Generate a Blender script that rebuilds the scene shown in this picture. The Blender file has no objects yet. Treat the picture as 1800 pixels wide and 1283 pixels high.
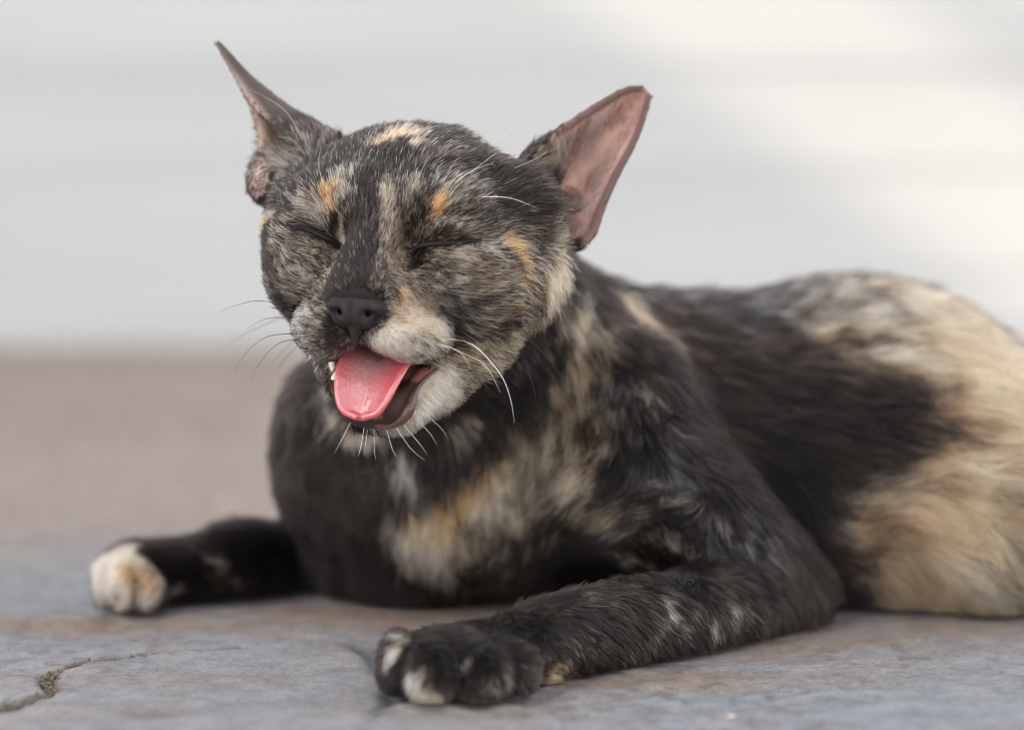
import bpy, math, random
import numpy as np
from mathutils import Vector
from mathutils.bvhtree import BVHTree
from mathutils.kdtree import KDTree

CLAY = False          # quick look at the bare shape
FUR_SCALE = 1.0       # share of the strands that is grown
rng = np.random.default_rng(7)
random.seed(7)
S = 0.01              # everything below is laid out in centimetres
scene = bpy.context.scene
COL = scene.collection

# ------------------------------------------------------------------ camera
CAM = np.array([0.0, -120.0, 22.4]); PITCH = math.radians(7.0); FPX = 8000.0
cam_data = bpy.data.cameras.new('camera')
cam_data.sensor_width = 36.0
cam_data.lens = FPX / 1800.0 * 36.0
cam_data.clip_start = 0.05
cam_data.clip_end = 500.0
cam_data.dof.use_dof = not CLAY
cam_data.dof.focus_distance = 1.194
cam_data.dof.aperture_fstop = 5.2
cam = bpy.data.objects.new('camera', cam_data)
COL.objects.link(cam)
cam.location = CAM * S
cam.rotation_euler = (math.pi / 2 - PITCH, 0, 0)
scene.camera = cam

# ------------------------------------------------------------------ sky, sun, exposure
SUN_TO = np.array([-0.80, -0.115, 0.56]); SUN_TO /= np.linalg.norm(SUN_TO)
world = bpy.data.worlds.new('World')
scene.world = world
world.use_nodes = True
nt = world.node_tree
bg = nt.nodes['Background']
sky = nt.nodes.new('ShaderNodeTexSky')
sky.sky_type = 'NISHITA'
sky.sun_disc = False
sky.sun_elevation = math.asin(SUN_TO[2])
sky.sun_rotation = math.atan2(SUN_TO[0], SUN_TO[1])
sky.dust_density = 1.0
hsv = nt.nodes.new('ShaderNodeHueSaturation')      # thin, milky haze over the whole sky
hsv.inputs['Saturation'].default_value = 0.15
nt.links.new(sky.outputs[0], hsv.inputs['Color'])
nt.links.new(hsv.outputs[0], bg.inputs['Color'])
bg.inputs['Strength'].default_value = 0.15
sun_data = bpy.data.lights.new('sun', 'SUN')
sun_data.energy = 2.7
sun_data.angle = math.radians(1.0)
sun_data.color = (1.0, 0.83, 0.64)
sun = bpy.data.objects.new('sun', sun_data)
COL.objects.link(sun)
sun.rotation_euler = Vector(SUN_TO).to_track_quat('Z', 'Y').to_euler()
sun.location = (SUN_TO[0] * 8, SUN_TO[1] * 8, SUN_TO[2] * 8)

scene.view_settings.view_transform = 'Standard'
scene.view_settings.look = 'None'
scene.view_settings.gamma = 1.0
scene.view_settings.exposure = 2.0
scene.render.engine = 'CYCLES'
scene.cycles.use_denoising = True
scene.cycles.max_bounces = 9
scene.cycles.diffuse_bounces = 3
scene.cycles.glossy_bounces = 3
scene.cycles.transmission_bounces = 7
scene.cycles.transparent_max_bounces = 8
scene.cycles.use_adaptive_sampling = True
scene.cycles.adaptive_threshold = 0.006
scene.cycles.filter_width = 1.0
scene.cycles_curves.shape = 'RIBBONS'
scene.cycles_curves.subdivisions = 2

# ------------------------------------------------------------------ helpers: measuring
FWD = np.array([0, math.cos(PITCH), -math.sin(PITCH)])
UPV = np.array([0, math.sin(PITCH), math.cos(PITCH)])
RGT = np.array([1.0, 0, 0])
def ray(px, py):
    return FWD + (px - 900.0) / FPX * RGT + (641.5 - py) / FPX * UPV
def P(px, py, Y):
    """the point of the plane y = Y (cm) that was sighted at (px, py) on the photograph"""
    d = ray(px, py)
    return CAM + d * ((Y - CAM[1]) / d[1])
def pix(p):
    v = np.asarray(p) - CAM
    z = v @ FWD
    return np.stack([900 + FPX * (v @ RGT) / z, 641.5 - FPX * (v @ UPV) / z], -1)

# head frame: X to the cat's left, F out through the nose, U up
TH = math.radians(17.0); RO = math.radians(4.0)
_F = math.cos(TH) * (-FWD) - math.sin(TH) * RGT
_X = math.cos(TH) * RGT + math.sin(TH) * (-FWD)
HF = _F
HX = math.cos(RO) * _X - math.sin(RO) * UPV
HU = math.cos(RO) * UPV + math.sin(RO) * _X
H0 = P(713, 419, 1.0)
def hd(x, f, u):
    return H0 + x * HX + f * HF + u * HU
HM = np.stack([HX, HF, HU])

# ------------------------------------------------------------------ helpers: one continuous skin out of a distance field
class Field:
    def __init__(self, lo, hi, h):
        self.lo = np.array(lo, float); self.h = h
        self.n = np.ceil((np.array(hi) - self.lo) / h).astype(int) + 1
        self.D = np.full(self.n, 5.0, np.float32)
        self.ax = [(self.lo[i] + h * np.arange(self.n[i])).astype(np.float32) for i in range(3)]
    def box(self, a, b):
        i0 = np.clip(np.floor((np.minimum(a, b) - self.lo) / self.h).astype(int), 0, self.n)
        i1 = np.clip(np.ceil((np.maximum(a, b) - self.lo) / self.h).astype(int) + 1, 0, self.n)
        sl = tuple(slice(i0[k], i1[k]) for k in range(3))
        g = np.meshgrid(*[self.ax[k][sl[k]] for k in range(3)], indexing='ij', sparse=True)
        return sl, g
    def union(self, sl, d, k):
        D = self.D[sl]
        if k <= 0:
            np.minimum(D, d, out=D); return
        hh = np.maximum(k - np.abs(D - d), 0) / k
        self.D[sl] = np.minimum(D, d) - hh * hh * k * 0.25
    def cut(self, sl, d, k):
        D = self.D[sl]; d = -d
        hh = np.maximum(k - np.abs(D - d), 0) / k
        self.D[sl] = np.maximum(D, d) + hh * hh * k * 0.25
    def ell(self, c, r, k=0.8, M=None, cut=False):
        c = np.array(c, float); r = np.array(r, float) * np.ones(3); m = r.max() + k + 0.35
        sl, g = self.box(c - m, c + m)
        if min(self.D[sl].shape) == 0: return
        v = [g[i] - np.float32(c[i]) for i in range(3)]
        if M is not None:
            v = [sum(np.float32(M[j][i]) * v[i] for i in range(3)) for j in range(3)]
        k0 = np.sqrt(sum((v[i] / np.float32(r[i])) ** 2 for i in range(3)))
        k1 = np.sqrt(sum((v[i] / np.float32(r[i] ** 2)) ** 2 for i in range(3))) + 1e-6
        d = k0 * (k0 - 1) / k1
        (self.cut if cut else self.union)(sl, d, k)
    def cap(self, a, b, ra, rb, k=0.8, cut=False, flat=None):
        a = np.array(a, float); b = np.array(b, float); m = max(ra, rb) + k + 0.35
        sl, g = self.box(np.minimum(a, b) - m, np.maximum(a, b) + m)
        if min(self.D[sl].shape) == 0: return
        ab = b - a; L2 = ab @ ab
        v = [g[i] - np.float32(a[i]) for i in range(3)]
        t = np.clip(sum(v[i] * np.float32(ab[i]) for i in range(3)) / np.float32(L2), 0, 1)
        d = np.sqrt(sum((v[i] - t * np.float32(ab[i])) ** 2 for i in range(3))) - (ra + (rb - ra) * t)
        (self.cut if cut else self.union)(sl, d, k)
    def chain(self, pts, rad, k=0.8, cut=False):
        """a limb through the points: one distance, joined to the rest once"""
        n = 6 * (len(pts) - 1) + 1
        q = spline(np.column_stack([np.array(pts, float), rad]), n); m = max(rad) + k + 0.35
        sl, g = self.box(q[:, :3].min(0) - m, q[:, :3].max(0) + m)
        if min(self.D[sl].shape) == 0: return
        T = None
        for a, b in zip(q[:-1], q[1:]):
            ab = b[:3] - a[:3]; L2 = ab @ ab
            v = [g[i] - np.float32(a[i]) for i in range(3)]
            t = np.clip(sum(v[i] * np.float32(ab[i]) for i in range(3)) / np.float32(L2), 0, 1)
            d = np.sqrt(sum((v[i] - t * np.float32(ab[i])) ** 2 for i in range(3))) - np.float32(a[3]) - np.float32(b[3] - a[3]) * t
            T = d if T is None else np.minimum(T, d)
        (self.cut if cut else self.union)(sl, T, k)
    def hit(self, px, py, Y0=-12.0):
        """where the sight line through (px, py) first meets the surface"""
        d = ray(px, py); d = d / np.linalg.norm(d); p = P(px, py, Y0)
        for _ in range(400):
            v = float(self.sample(p[None])[0])
            if v < 0.004: break
            p = p + d * min(max(v * 0.7, 0.01), 0.5)
        return p
    def sheet(self, pts, r, k):
        """a curved sheet given by closely spaced points and its half thickness"""
        pts = np.asarray(pts); m = float(np.max(r)) + k + 0.3
        r = np.ones(len(pts)) * r
        lo, hi = pts.min(0) - m, pts.max(0) + m
        sl, g = self.box(lo, hi)
        T = np.full(self.D[sl].shape, 5.0, np.float32)
        off = np.array([s.start for s in sl]); q = int(math.ceil(m / self.h))
        for p, rr in zip(pts, r):
            c = np.round((p - self.lo) / self.h).astype(int) - off
            a = np.maximum(c - q, 0); b = np.minimum(c + q + 1, T.shape)
            s = tuple(slice(a[i], b[i]) for i in range(3))
            ax = [self.ax[i][off[i] + a[i]:off[i] + b[i]] - np.float32(p[i]) for i in range(3)]
            d = np.sqrt(ax[0][:, None, None] ** 2 + ax[1][None, :, None] ** 2 + ax[2][None, None, :] ** 2) - np.float32(rr)
            np.minimum(T[s], d, out=T[s])
        self.union(sl, T, k)
    def sample(self, p):
        q = np.clip((p - self.lo) / self.h, 0, self.n - 1.001); i = q.astype(int); f = (q - i).astype(np.float32)
        o = np.zeros(len(p), np.float32)
        for dx in (0, 1):
            for dy in (0, 1):
                for dz in (0, 1):
                    w = (f[:, 0] if dx else 1 - f[:, 0]) * (f[:, 1] if dy else 1 - f[:, 1]) * (f[:, 2] if dz else 1 - f[:, 2])
                    o += w * self.D[i[:, 0] + dx, i[:, 1] + dy, i[:, 2] + dz]
        return o
    def mesh(self):
        """surface nets: vertices in cm and quads"""
        D = self.D; neg = D < 0
        c = np.zeros(np.array(D.shape) - 1, np.int8)
        for dx in (0, 1):
            for dy in (0, 1):
                for dz in (0, 1):
                    c += neg[dx:dx + c.shape[0], dy:dy + c.shape[1], dz:dz + c.shape[2]]
        ii = np.argwhere((c > 0) & (c < 8)); del c
        idx = np.full(np.array(D.shape) - 1, -1, np.int32)
        idx[ii[:, 0], ii[:, 1], ii[:, 2]] = np.arange(len(ii))
        acc = np.zeros((len(ii), 3)); cnt = np.zeros(len(ii))
        cor = [(dx, dy, dz) for dx in (0, 1) for dy in (0, 1) for dz in (0, 1)]
        val = {o: D[ii[:, 0] + o[0], ii[:, 1] + o[1], ii[:, 2] + o[2]] for o in cor}
        for o in cor:
            for a in range(3):
                if o[a] == 0:
                    o2 = tuple(1 if k == a else o[k] for k in range(3))
                    v0, v1 = val[o], val[o2]; m = (v0 < 0) != (v1 < 0)
                    t = np.where(m, v0 / np.where(m, v0 - v1, 1), 0)
                    p = np.repeat(np.array(o, float)[None], len(ii), 0); p[:, a] += t
                    acc[m] += p[m]; cnt[m] += 1
        V = self.lo + (ii + acc / cnt[:, None]) * self.h
        quads = []
        for a in range(3):
            b, d = (a + 1) % 3, (a + 2) % 3
            s0 = [slice(1, -1)] * 3; s1 = [slice(1, -1)] * 3
            s0[a] = slice(0, -1); s1[a] = slice(1, None)
            n0, n1 = neg[tuple(s0)], neg[tuple(s1)]
            for m, flip in ((n0 & ~n1, False), (~n0 & n1, True)):
                e = np.argwhere(m)
                if len(e) == 0: continue
                e = e + np.array([0 if k == a else 1 for k in range(3)])
                def at(db, dd):
                    q = e.copy(); q[:, b] -= db; q[:, d] -= dd
                    return idx[q[:, 0], q[:, 1], q[:, 2]]
                Q = np.stack([at(0, 0), at(1, 0), at(1, 1), at(0, 1)], 1)
                quads.append(Q[:, ::-1] if flip else Q)
        return V, np.concatenate(quads)

def link_mesh(name, V, Fc, mat=None, parent=None, smooth=True):
    me = bpy.data.meshes.new(name)
    V = np.asarray(V, np.float32) * S; Fc = np.asarray(Fc, np.int32)
    me.vertices.add(len(V)); me.vertices.foreach_set('co', V.ravel())
    k = Fc.shape[1]
    me.loops.add(Fc.size); me.loops.foreach_set('vertex_index', Fc.ravel())
    me.polygons.add(len(Fc))
    me.polygons.foreach_set('loop_start', np.arange(len(Fc), dtype=np.int32) * k)
    me.polygons.foreach_set('loop_total', np.full(len(Fc), k, np.int32))
    me.update(calc_edges=True)
    me.validate()
    me.polygons.foreach_set('use_smooth', np.full(len(me.polygons), smooth, bool))
    if mat: me.materials.append(mat)
    o = bpy.data.objects.new(name, me); COL.objects.link(o)
    if parent: o.parent = parent
    return o
def normals(V, Q):
    n = np.cross(V[Q[:, 2]] - V[Q[:, 0]], V[Q[:, 3]] - V[Q[:, 1]])
    N = np.zeros_like(V)
    for k in range(4):
        np.add.at(N, Q[:, k], n)
    return N / (np.linalg.norm(N, axis=1, keepdims=True) + 1e-9)
def tube(pts, rad, seg=7):
    """ring mesh along a polyline, closed at both ends"""
    pts = np.asarray(pts, float); n = len(pts); rad = np.ones(n) * rad
    T = np.gradient(pts, axis=0); T /= np.linalg.norm(T, axis=1, keepdims=True) + 1e-12
    a = np.cross(T, [0.3, 0.2, 0.93]); a /= np.linalg.norm(a, axis=1, keepdims=True); b = np.cross(T, a)
    an = np.linspace(0, 2 * math.pi, seg, endpoint=False)
    V = (pts[:, None] + rad[:, None, None] * (np.cos(an)[None, :, None] * a[:, None] + np.sin(an)[None, :, None] * b[:, None])).reshape(-1, 3)
    Q = [(i * seg + j, i * seg + (j + 1) % seg, (i + 1) * seg + (j + 1) % seg, (i + 1) * seg + j) for i in range(n - 1) for j in range(seg)]
    return V, np.array(Q)
def spline(pts, n):
    """Catmull-Rom through the points"""
    p = np.asarray(pts, float); p = np.vstack([2 * p[0] - p[1], p, 2 * p[-1] - p[-2]])
    m = len(p) - 3; t = np.linspace(0, m - 1e-6, n); i = t.astype(int); f = (t - i)[:, None]
    a, b, c, d = p[i], p[i + 1], p[i + 2], p[i + 3]
    return 0.5 * (2 * b + (c - a) * f + (2 * a - 5 * b + 4 * c - d) * f * f + (3 * b - a - 3 * c + d) * f ** 3)


# ------------------------------------------------------------------ helpers: materials, noise
def new_mat(name):
    m = bpy.data.materials.new(name); m.use_nodes = True
    return m, m.node_tree, m.node_tree.nodes['Principled BSDF']
_lat = np.random.default_rng(3).random((32, 32, 32)).astype(np.float32)
def noise(p, f, o=0.0):
    q = (np.asarray(p) * f + o); i = np.floor(q).astype(int); t = (q - i); t = t * t * (3 - 2 * t); r = 0
    for dx in (0, 1):
        for dy in (0, 1):
            for dz in (0, 1):
                w = (t[:, 0] if dx else 1 - t[:, 0]) * (t[:, 1] if dy else 1 - t[:, 1]) * (t[:, 2] if dz else 1 - t[:, 2])
                r = r + w * _lat[(i[:, 0] + dx) % 32, (i[:, 1] + dy) % 32, (i[:, 2] + dz) % 32]
    return r * 2 - 1
def smooth(a, b, x):
    t = np.clip((x - a) / (b - a), 0, 1)
    return t * t * (3 - 2 * t)

def attr_mat(name, rough, spec=0.3):
    m, t, b = new_mat(name)
    a = t.nodes.new('ShaderNodeAttribute'); a.attribute_name = 'col'
    t.links.new(a.outputs['Color'], b.inputs['Base Color'])
    b.inputs['Roughness'].default_value = rough; b.inputs['Specular IOR Level'].default_value = spec
    return m, t, b

# ------------------------------------------------------------------ the setting: ground
def Pg(px, py):
    d = ray(px, py); q = CAM + d * (-CAM[2] / d[2]); return q[:2]
def axis(a, b, h, lo, hi):
    mid = np.arange(a, b, h); g = [h]
    out = [b]
    while out[-1] < hi: g.append(g[-1] * 1.35); out.append(out[-1] + g[-1])
    g = [h]; low = [a - h]
    while low[-1] > lo: g.append(g[-1] * 1.35); low.append(low[-1] - g[-1])
    return np.concatenate([low[::-1], mid, out])
gx = axis(-19, 19, .11, -3000, 3000); gy = np.concatenate([axis(-13, 12, .11, -3000, 12), np.arange(12.3, 68.5, .5), [69.0, 72.0]])
GX, GY = np.meshgrid(gx, gy, indexing='ij'); g2 = np.stack([GX.ravel(), GY.ravel()], 1)
g3 = np.column_stack([g2, np.zeros(len(g2))])
def seg_dist(p, poly):
    best = np.full(len(p), 99.0); at = np.zeros(len(p)); L = 0
    seg = np.linalg.norm(np.diff(poly, axis=0), axis=1); tot = seg.sum()
    for a, b, l in zip(poly[:-1], poly[1:], seg):
        t = np.clip(((p - a) @ (b - a)) / (l * l), 0, 1); d = np.linalg.norm(p - a - t[:, None] * (b - a), axis=1)
        m = d < best; best[m] = d[m]; at[m] = (L + t[m] * l) / tot; L += l
    return best, at
def turb(p, f, n=4, o=0):
    r = 0; a = 1.0
    for k in range(n): r = r + a * noise(p, f, o + 17 * k); a *= .5; f *= 2.03
    return r
CRACK = np.array([Pg(*p) for p in spline([(-60, 1246), (0, 1234), (35, 1226), (76, 1214), (92, 1203), (80, 1188), (92, 1176), (128, 1167), (160, 1157), (196, 1151), (253, 1146), (311, 1142), (380, 1139), (450, 1133)], 70)])
CRACK += np.random.default_rng(5).normal(0, .05, CRACK.shape)
cd, ct = seg_dist(g2, CRACK)
cw = .05 + .27 * np.clip(1 - ct * 1.2, 0, 1) + .05 * noise(g3, 3.0, 9)
crack = (1 - smooth(.55, 1.15, cd / np.maximum(cw, .05))) * (1 - smooth(.93, 1.0, ct))
EDGE = np.array([Pg(*p) for p in spline([(470, 1118), (540, 1117), (600, 1124), (640, 1140), (668, 1170), (690, 1215), (640, 1270), (600, 1330)], 40)])
ed, et = seg_dist(g2, EDGE)
pit = np.exp(-(((g2 - Pg(270, 1240)) / np.array([.95, .75])) ** 2).sum(1) ** 1.5)
LINE = np.array([Pg(*p) for p in spline([(900, 1205), (960, 1236), (1005, 1268), (1040, 1320)], 20)])
ld, lt = seg_dist(g2, LINE)
mid = (1 - smooth(16, 30, np.abs(g2[:, 0]))) * (1 - smooth(40, 66, g2[:, 1])) * smooth(-40, -16, g2[:, 1])
terr = turb(g3 * [1, .55, 1], .22, 4, 2)
terr = (np.floor(terr * 4) + smooth(.35, .75, terr * 4 - np.floor(terr * 4))) / 4
fine = turb(g3, 2.2, 3, 31)
rough = smooth(-.1, .6, noise(g3, .16, 44) + .8 * np.exp(-(((g2 - Pg(110, 1110)) / [3.5, 3.0]) ** 2).sum(1)))
plate = (1 - smooth(0, .35, ed)) * (et > .02)
gz = -.10 + .075 * terr + .02 * fine + .085 * rough * np.clip(turb(g3, 1.1, 3, 77), -1, 1) - .30 * crack - .10 * pit - .13 * plate - .03 * (1 - smooth(.05, .16, ld))
gz = np.minimum(gz * mid + -.06 * (1 - mid), .0)
nx, ny = len(gx), len(gy)
ii, jj = np.meshgrid(np.arange(nx - 1), np.arange(ny - 1), indexing='ij'); k0 = (ii * ny + jj).ravel()
gQ = np.stack([k0, k0 + ny, k0 + ny + 1, k0 + 1], 1)
# its colours: blue-grey slate, brown dust that gathers in hollows and towards the wall
slate = np.array((.28, .287, .305)); dust = np.array((.37, .285, .23)); lav = np.array((.30, .28, .285))
mix1 = smooth(-.6, .7, turb(g3, .13, 3, 8))[:, None]
gc = slate + (lav - slate) * mix1
far_ = smooth(9, 24, g2[:, 1] + 2.5 * noise(g3, .1, 3))
spot = np.zeros(len(g2))
for px, py, rx, ry, w in ((330, 1092, 9, 1.8, .8), (640, 1075, 6, 2.0, .9), (900, 1130, 3, 4, .7), (1150, 1185, 5.0, 1.3, .9), (1400, 1130, 5, 2.2, .6), (1650, 1100, 8, 2.0, .6), (110, 1100, 4, 1.6, .3), (250, 1185, 3, 1.0, .25), (850, 1240, 3, 1.0, .35)):
    spot = np.maximum(spot, w * np.exp(-(((g2 - Pg(px, py)) / [rx, ry]) ** 2).sum(1)))
spot = np.clip(spot * (1 + .6 * turb(g3, .6, 3, 50)), 0, 1)
dm = np.clip(np.maximum(np.maximum(far_ * .85, spot), .25 * smooth(.1, .8, turb(g3, .35, 3, 5))), 0, 1)[:, None]
gc = gc + (dust - gc) * dm
gc = gc + (np.array((.20, .135, .09)) - gc) * (spot * .6)[:, None]
gc = 1.12 * gc * (1 + .14 * turb(g3, 1.5, 3, 91) + .10 * noise(g3, 6.0, 12))[:, None]
gc = gc + (np.array((.10, .06, .035)) - gc) * (np.clip(crack, 0, 1) * .85)[:, None]
gc = gc + (np.array((.17, .13, .11)) - gc) * (pit * .6)[:, None]
gc = gc + (np.array((.11, .12, .125)) - gc) * (.85 * (1 - smooth(.0, .6, ed)) * smooth(.05, .2, et) * (1 - smooth(.5, .75, et)))[:, None]  # shadow along the plate's step, painted into the stone colour
gc = gc + (np.array((.12, .09, .07)) - gc) * (.35 * smooth(.25, .6, -noise(g3, 3.2, 61)) * rough)[:, None]
bounce_zone = smooth(-22, -30, g2[:, 1])[:, None] * 1.0                 # unseen ground made pale, added to bounce sunlight onto the cat
gc = gc + (np.array((.46, .43, .39)) * (1 + .06 * turb(g3, .05, 3, 14))[:, None] - gc) * bounce_zone
ground_mat, _t, _b = attr_mat('slate_paving', .62, .35)
_tc = _t.nodes.new('ShaderNodeTexCoord')
_n = _t.nodes.new('ShaderNodeTexNoise'); _n.inputs['Scale'].default_value = 520; _n.inputs['Detail'].default_value = 9; _n.inputs['Roughness'].default_value = .82
_t.links.new(_tc.outputs['Object'], _n.inputs['Vector'])
_bp = _t.nodes.new('ShaderNodeBump'); _bp.inputs['Strength'].default_value = .9; _bp.inputs['Distance'].default_value = .002
_t.links.new(_n.outputs['Fac'], _bp.inputs['Height']); _t.links.new(_bp.outputs[0], _b.inputs['Normal'])
_hs = _t.nodes.new('ShaderNodeMix'); _hs.data_type = 'RGBA'; _hs.blend_type = 'OVERLAY'; _hs.inputs['Factor'].default_value = .8
_a = [x for x in _t.nodes if x.type == 'ATTRIBUTE'][0]
_t.links.new(_a.outputs['Color'], _hs.inputs['A']); _t.links.new(_n.outputs['Fac'], _hs.inputs['B'])
_gn = _t.nodes.new('ShaderNodeTexNoise'); _gn.inputs['Scale'].default_value = 2400; _gn.inputs['Detail'].default_value = 2; _t.links.new(_tc.outputs['Object'], _gn.inputs['Vector'])
_gr = _t.nodes.new('ShaderNodeMapRange'); _gr.inputs['From Min'].default_value = .3; _gr.inputs['From Max'].default_value = .7; _gr.inputs['To Min'].default_value = .72; _gr.inputs['To Max'].default_value = 1.28; _t.links.new(_gn.outputs['Fac'], _gr.inputs['Value'])
_gm = _t.nodes.new('ShaderNodeMix'); _gm.data_type = 'RGBA'; _gm.blend_type = 'MULTIPLY'; _gm.inputs['Factor'].default_value = 1.0
_t.links.new(_hs.outputs['Result'], _gm.inputs['A']); _t.links.new(_gr.outputs[0], _gm.inputs['B']); _t.links.new(_gm.outputs['Result'], _b.inputs['Base Color'])
ground = link_mesh('ground', np.column_stack([g2, gz]), gQ, ground_mat)
ground.data.color_attributes.new('col', 'FLOAT_COLOR', 'POINT').data.foreach_set('color', np.column_stack([np.clip(gc, .01, .9), np.ones(len(g2))]).astype(np.float32).ravel())
ground['kind'] = 'structure'; ground['label'] = 'blue-grey slate paving with brown dust and one gritty crack'

# grit lying in the crack
rg = np.random.default_rng(21); gv, gf, gcol = [], [], []
ico = np.array([(0, 0, 1), (.9, 0, .1), (.1, .9, -.1), (-.8, .2, 0), (0, -.9, .1), (.1, 0, -1)]); tri = np.array([(0, 1, 2), (0, 2, 3), (0, 3, 4), (0, 4, 1), (5, 2, 1), (5, 3, 2), (5, 4, 3), (5, 1, 4)])
for k in range(700):
    t = rg.random() ** 1.5; i = min(int(t * 69), 68); w = .04 + .25 * max(0, 1 - t * 1.25)
    c = CRACK[i] + rg.normal(0, w * .5, 2); r = rg.uniform(.018, .06)
    zc = -.36 + .30 * min(1, np.linalg.norm(c - CRACK[i]) / (w + .05)) + r * .5
    gv.append(ico * r * rg.uniform(.6, 1.3, 3) + [c[0], c[1], min(zc, -.03)]); gf.append(tri + 6 * k)
grit_mat, _t, _b = new_mat('grit'); _b.inputs['Roughness'].default_value = .9
_n = _t.nodes.new('ShaderNodeTexNoise'); _n.inputs['Scale'].default_value = 700
_r = _t.nodes.new('ShaderNodeValToRGB'); _r.color_ramp.elements[0].position = .35; _r.color_ramp.elements[0].color = (.07, .045, .03, 1); _r.color_ramp.elements[1].position = .7; _r.color_ramp.elements[1].color = (.34, .27, .2, 1)
_t.links.new(_n.outputs['Fac'], _r.inputs[0]); _t.links.new(_r.outputs[0], _b.inputs['Base Color'])
grit = link_mesh('grit', np.concatenate(gv), np.concatenate(gf), grit_mat, smooth=False)
grit['kind'] = 'stuff'; grit['label'] = 'brown grit and crumbs filling the crack in the paving'

# a few loose specks on the stone
speck_mat, _t, _b = new_mat('pale_speck'); _b.inputs['Base Color'].default_value = (.62, .55, .44, 1); _b.inputs['Roughness'].default_value = .8
red_speck_mat, _t, _b = new_mat('red_speck'); _b.inputs['Base Color'].default_value = (.28, .10, .07, 1); _b.inputs['Roughness'].default_value = .8
for px, py, a, b, mt, lb in ((1285, 1258, .16, .07, speck_mat, 'tiny cream flake on the paving in front of the elbow'), (1443, 1266, .07, .06, red_speck_mat, 'tiny reddish crumb on the paving at the lower edge')):
    q = Pg(px, py); v = ico * np.array([a, b, .05]) + [q[0], q[1], .0]
    o = link_mesh('crumb', v, tri, mt, smooth=False); o['label'] = lb; o['category'] = 'crumb'

# ------------------------------------------------------------------ the setting: wall behind, and added shade walls out of view
def plaster(name, c1, c2):
    m, t, b = new_mat(name)
    tc = t.nodes.new('ShaderNodeTexCoord'); mp = t.nodes.new('ShaderNodeMapping'); mp.inputs['Scale'].default_value = (1.2, 1.2, 14.0)
    n = t.nodes.new('ShaderNodeTexNoise'); n.inputs['Scale'].default_value = 1.6; n.inputs['Detail'].default_value = 5
    r = t.nodes.new('ShaderNodeValToRGB'); r.color_ramp.elements[0].position = .3; r.color_ramp.elements[0].color = (*c1, 1); r.color_ramp.elements[1].position = .7; r.color_ramp.elements[1].color = (*c2, 1)
    t.links.new(tc.outputs['Object'], mp.inputs[0]); t.links.new(mp.outputs[0], n.inputs['Vector']); t.links.new(n.outputs['Fac'], r.inputs[0]); t.links.new(r.outputs[0], b.inputs['Base Color'])
    n2 = t.nodes.new('ShaderNodeTexNoise'); n2.inputs['Scale'].default_value = 60
    bp = t.nodes.new('ShaderNodeBump'); bp.inputs['Strength'].default_value = .3; bp.inputs['Distance'].default_value = .003
    t.links.new(tc.outputs['Object'], n2.inputs['Vector']); t.links.new(n2.outputs['Fac'], bp.inputs['Height']);
    b.inputs['Roughness'].default_value = .8
    return m
wall_mat = plaster('pale_wall_paint', (.44, .443, .436), (.53, .532, .52))
def block(name, lo, hi, mat):
    (x0, y0, z0), (x1, y1, z1) = lo, hi; e = .6
    V = []; 
    for z, ins in ((z0, 0), (z1 - e, 0), (z1, e)):
        V += [(x0 + ins, y0 + ins, z), (x1 - ins, y0 + ins, z), (x1 - ins, y1 - ins, z), (x0 + ins, y1 - ins, z)]
    Q = [(3, 2, 1, 0), (8, 9, 10, 11)] + [(l * 4 + k, l * 4 + (k + 1) % 4, l * 4 + 4 + (k + 1) % 4, l * 4 + 4 + k) for l in (0, 1) for k in range(4)]
    return link_mesh(name, np.array(V, float), np.array(Q), mat, smooth=False)
wall = block('wall', (-400, 69.6, -5), (400, 89, 45), wall_mat)
for k in range(10):                                              # lapped boards, each leaning out a little over the one below
    z0, z1 = 3.2 + 4.25 * (k - 1), 3.2 + 4.25 * k
    if k == 0: z0 = -2.0
    b_ = link_mesh('board', np.array([(-399, 69.04, z0), (399, 69.04, z0), (399, 69.10, z1 - .03), (-399, 69.10, z1 - .03), (-399, 69.62, z0), (399, 69.62, z0), (399, 69.62, z1 - .03), (-399, 69.62, z1 - .03)], float),
                   np.array([(0, 1, 2, 3), (5, 4, 7, 6), (4, 5, 1, 0), (3, 2, 6, 7), (1, 5, 6, 2), (4, 0, 3, 7)]), wall_mat, wall, smooth=False)
wall['label'] = 'pale off-white painted wall behind the kitten with a patch of sun'; wall['category'] = 'wall'
side = block('shade_wall_tall', (-172, -58, -5), (-150, 12, 158), wall_mat)  # unseen wall added to keep direct sun off the cat
side['label'] = 'unseen tall pale wall added to shade the paving from the sun'; side['category'] = 'wall'
low = block('shade_wall_low', (-172, 12.5, -5), (-150, 68.5, 121.6), wall_mat)  # unseen wall added; its top edge outlines the sun patch
low['label'] = 'unseen lower pale wall added to shape the sun patch on the back wall'; low['category'] = 'wall'
rail_mat, _t, _b = new_mat('shade_rail_wood'); _b.inputs['Roughness'].default_value = .75
_n = _t.nodes.new('ShaderNodeTexNoise'); _n.inputs['Scale'].default_value = 12
_r = _t.nodes.new('ShaderNodeValToRGB'); _r.color_ramp.elements[0].color = (.16, .11, .07, 1); _r.color_ramp.elements[1].color = (.30, .22, .15, 1)
_t.links.new(_n.outputs['Fac'], _r.inputs[0]); _t.links.new(_r.outputs[0], _b.inputs['Base Color'])
shade_rail = bpy.data.objects.new('shade_railing', None); COL.objects.link(shade_rail)  # unseen railing added to dim a strip of the sun patch
shade_rail['label'] = 'unseen wooden railing added above the lower wall to dim part of the sun patch'; shade_rail['category'] = 'railing'
o = block('shade_rail', (-162, 12.6, 139), (-159, 68.4, 142), rail_mat); o.parent = shade_rail
for y in (14, 66):
    o = block('shade_post', (-162.5, y - 2, 121.7), (-158.5, y + 2, 138.9), rail_mat); o.parent = shade_rail

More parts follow.
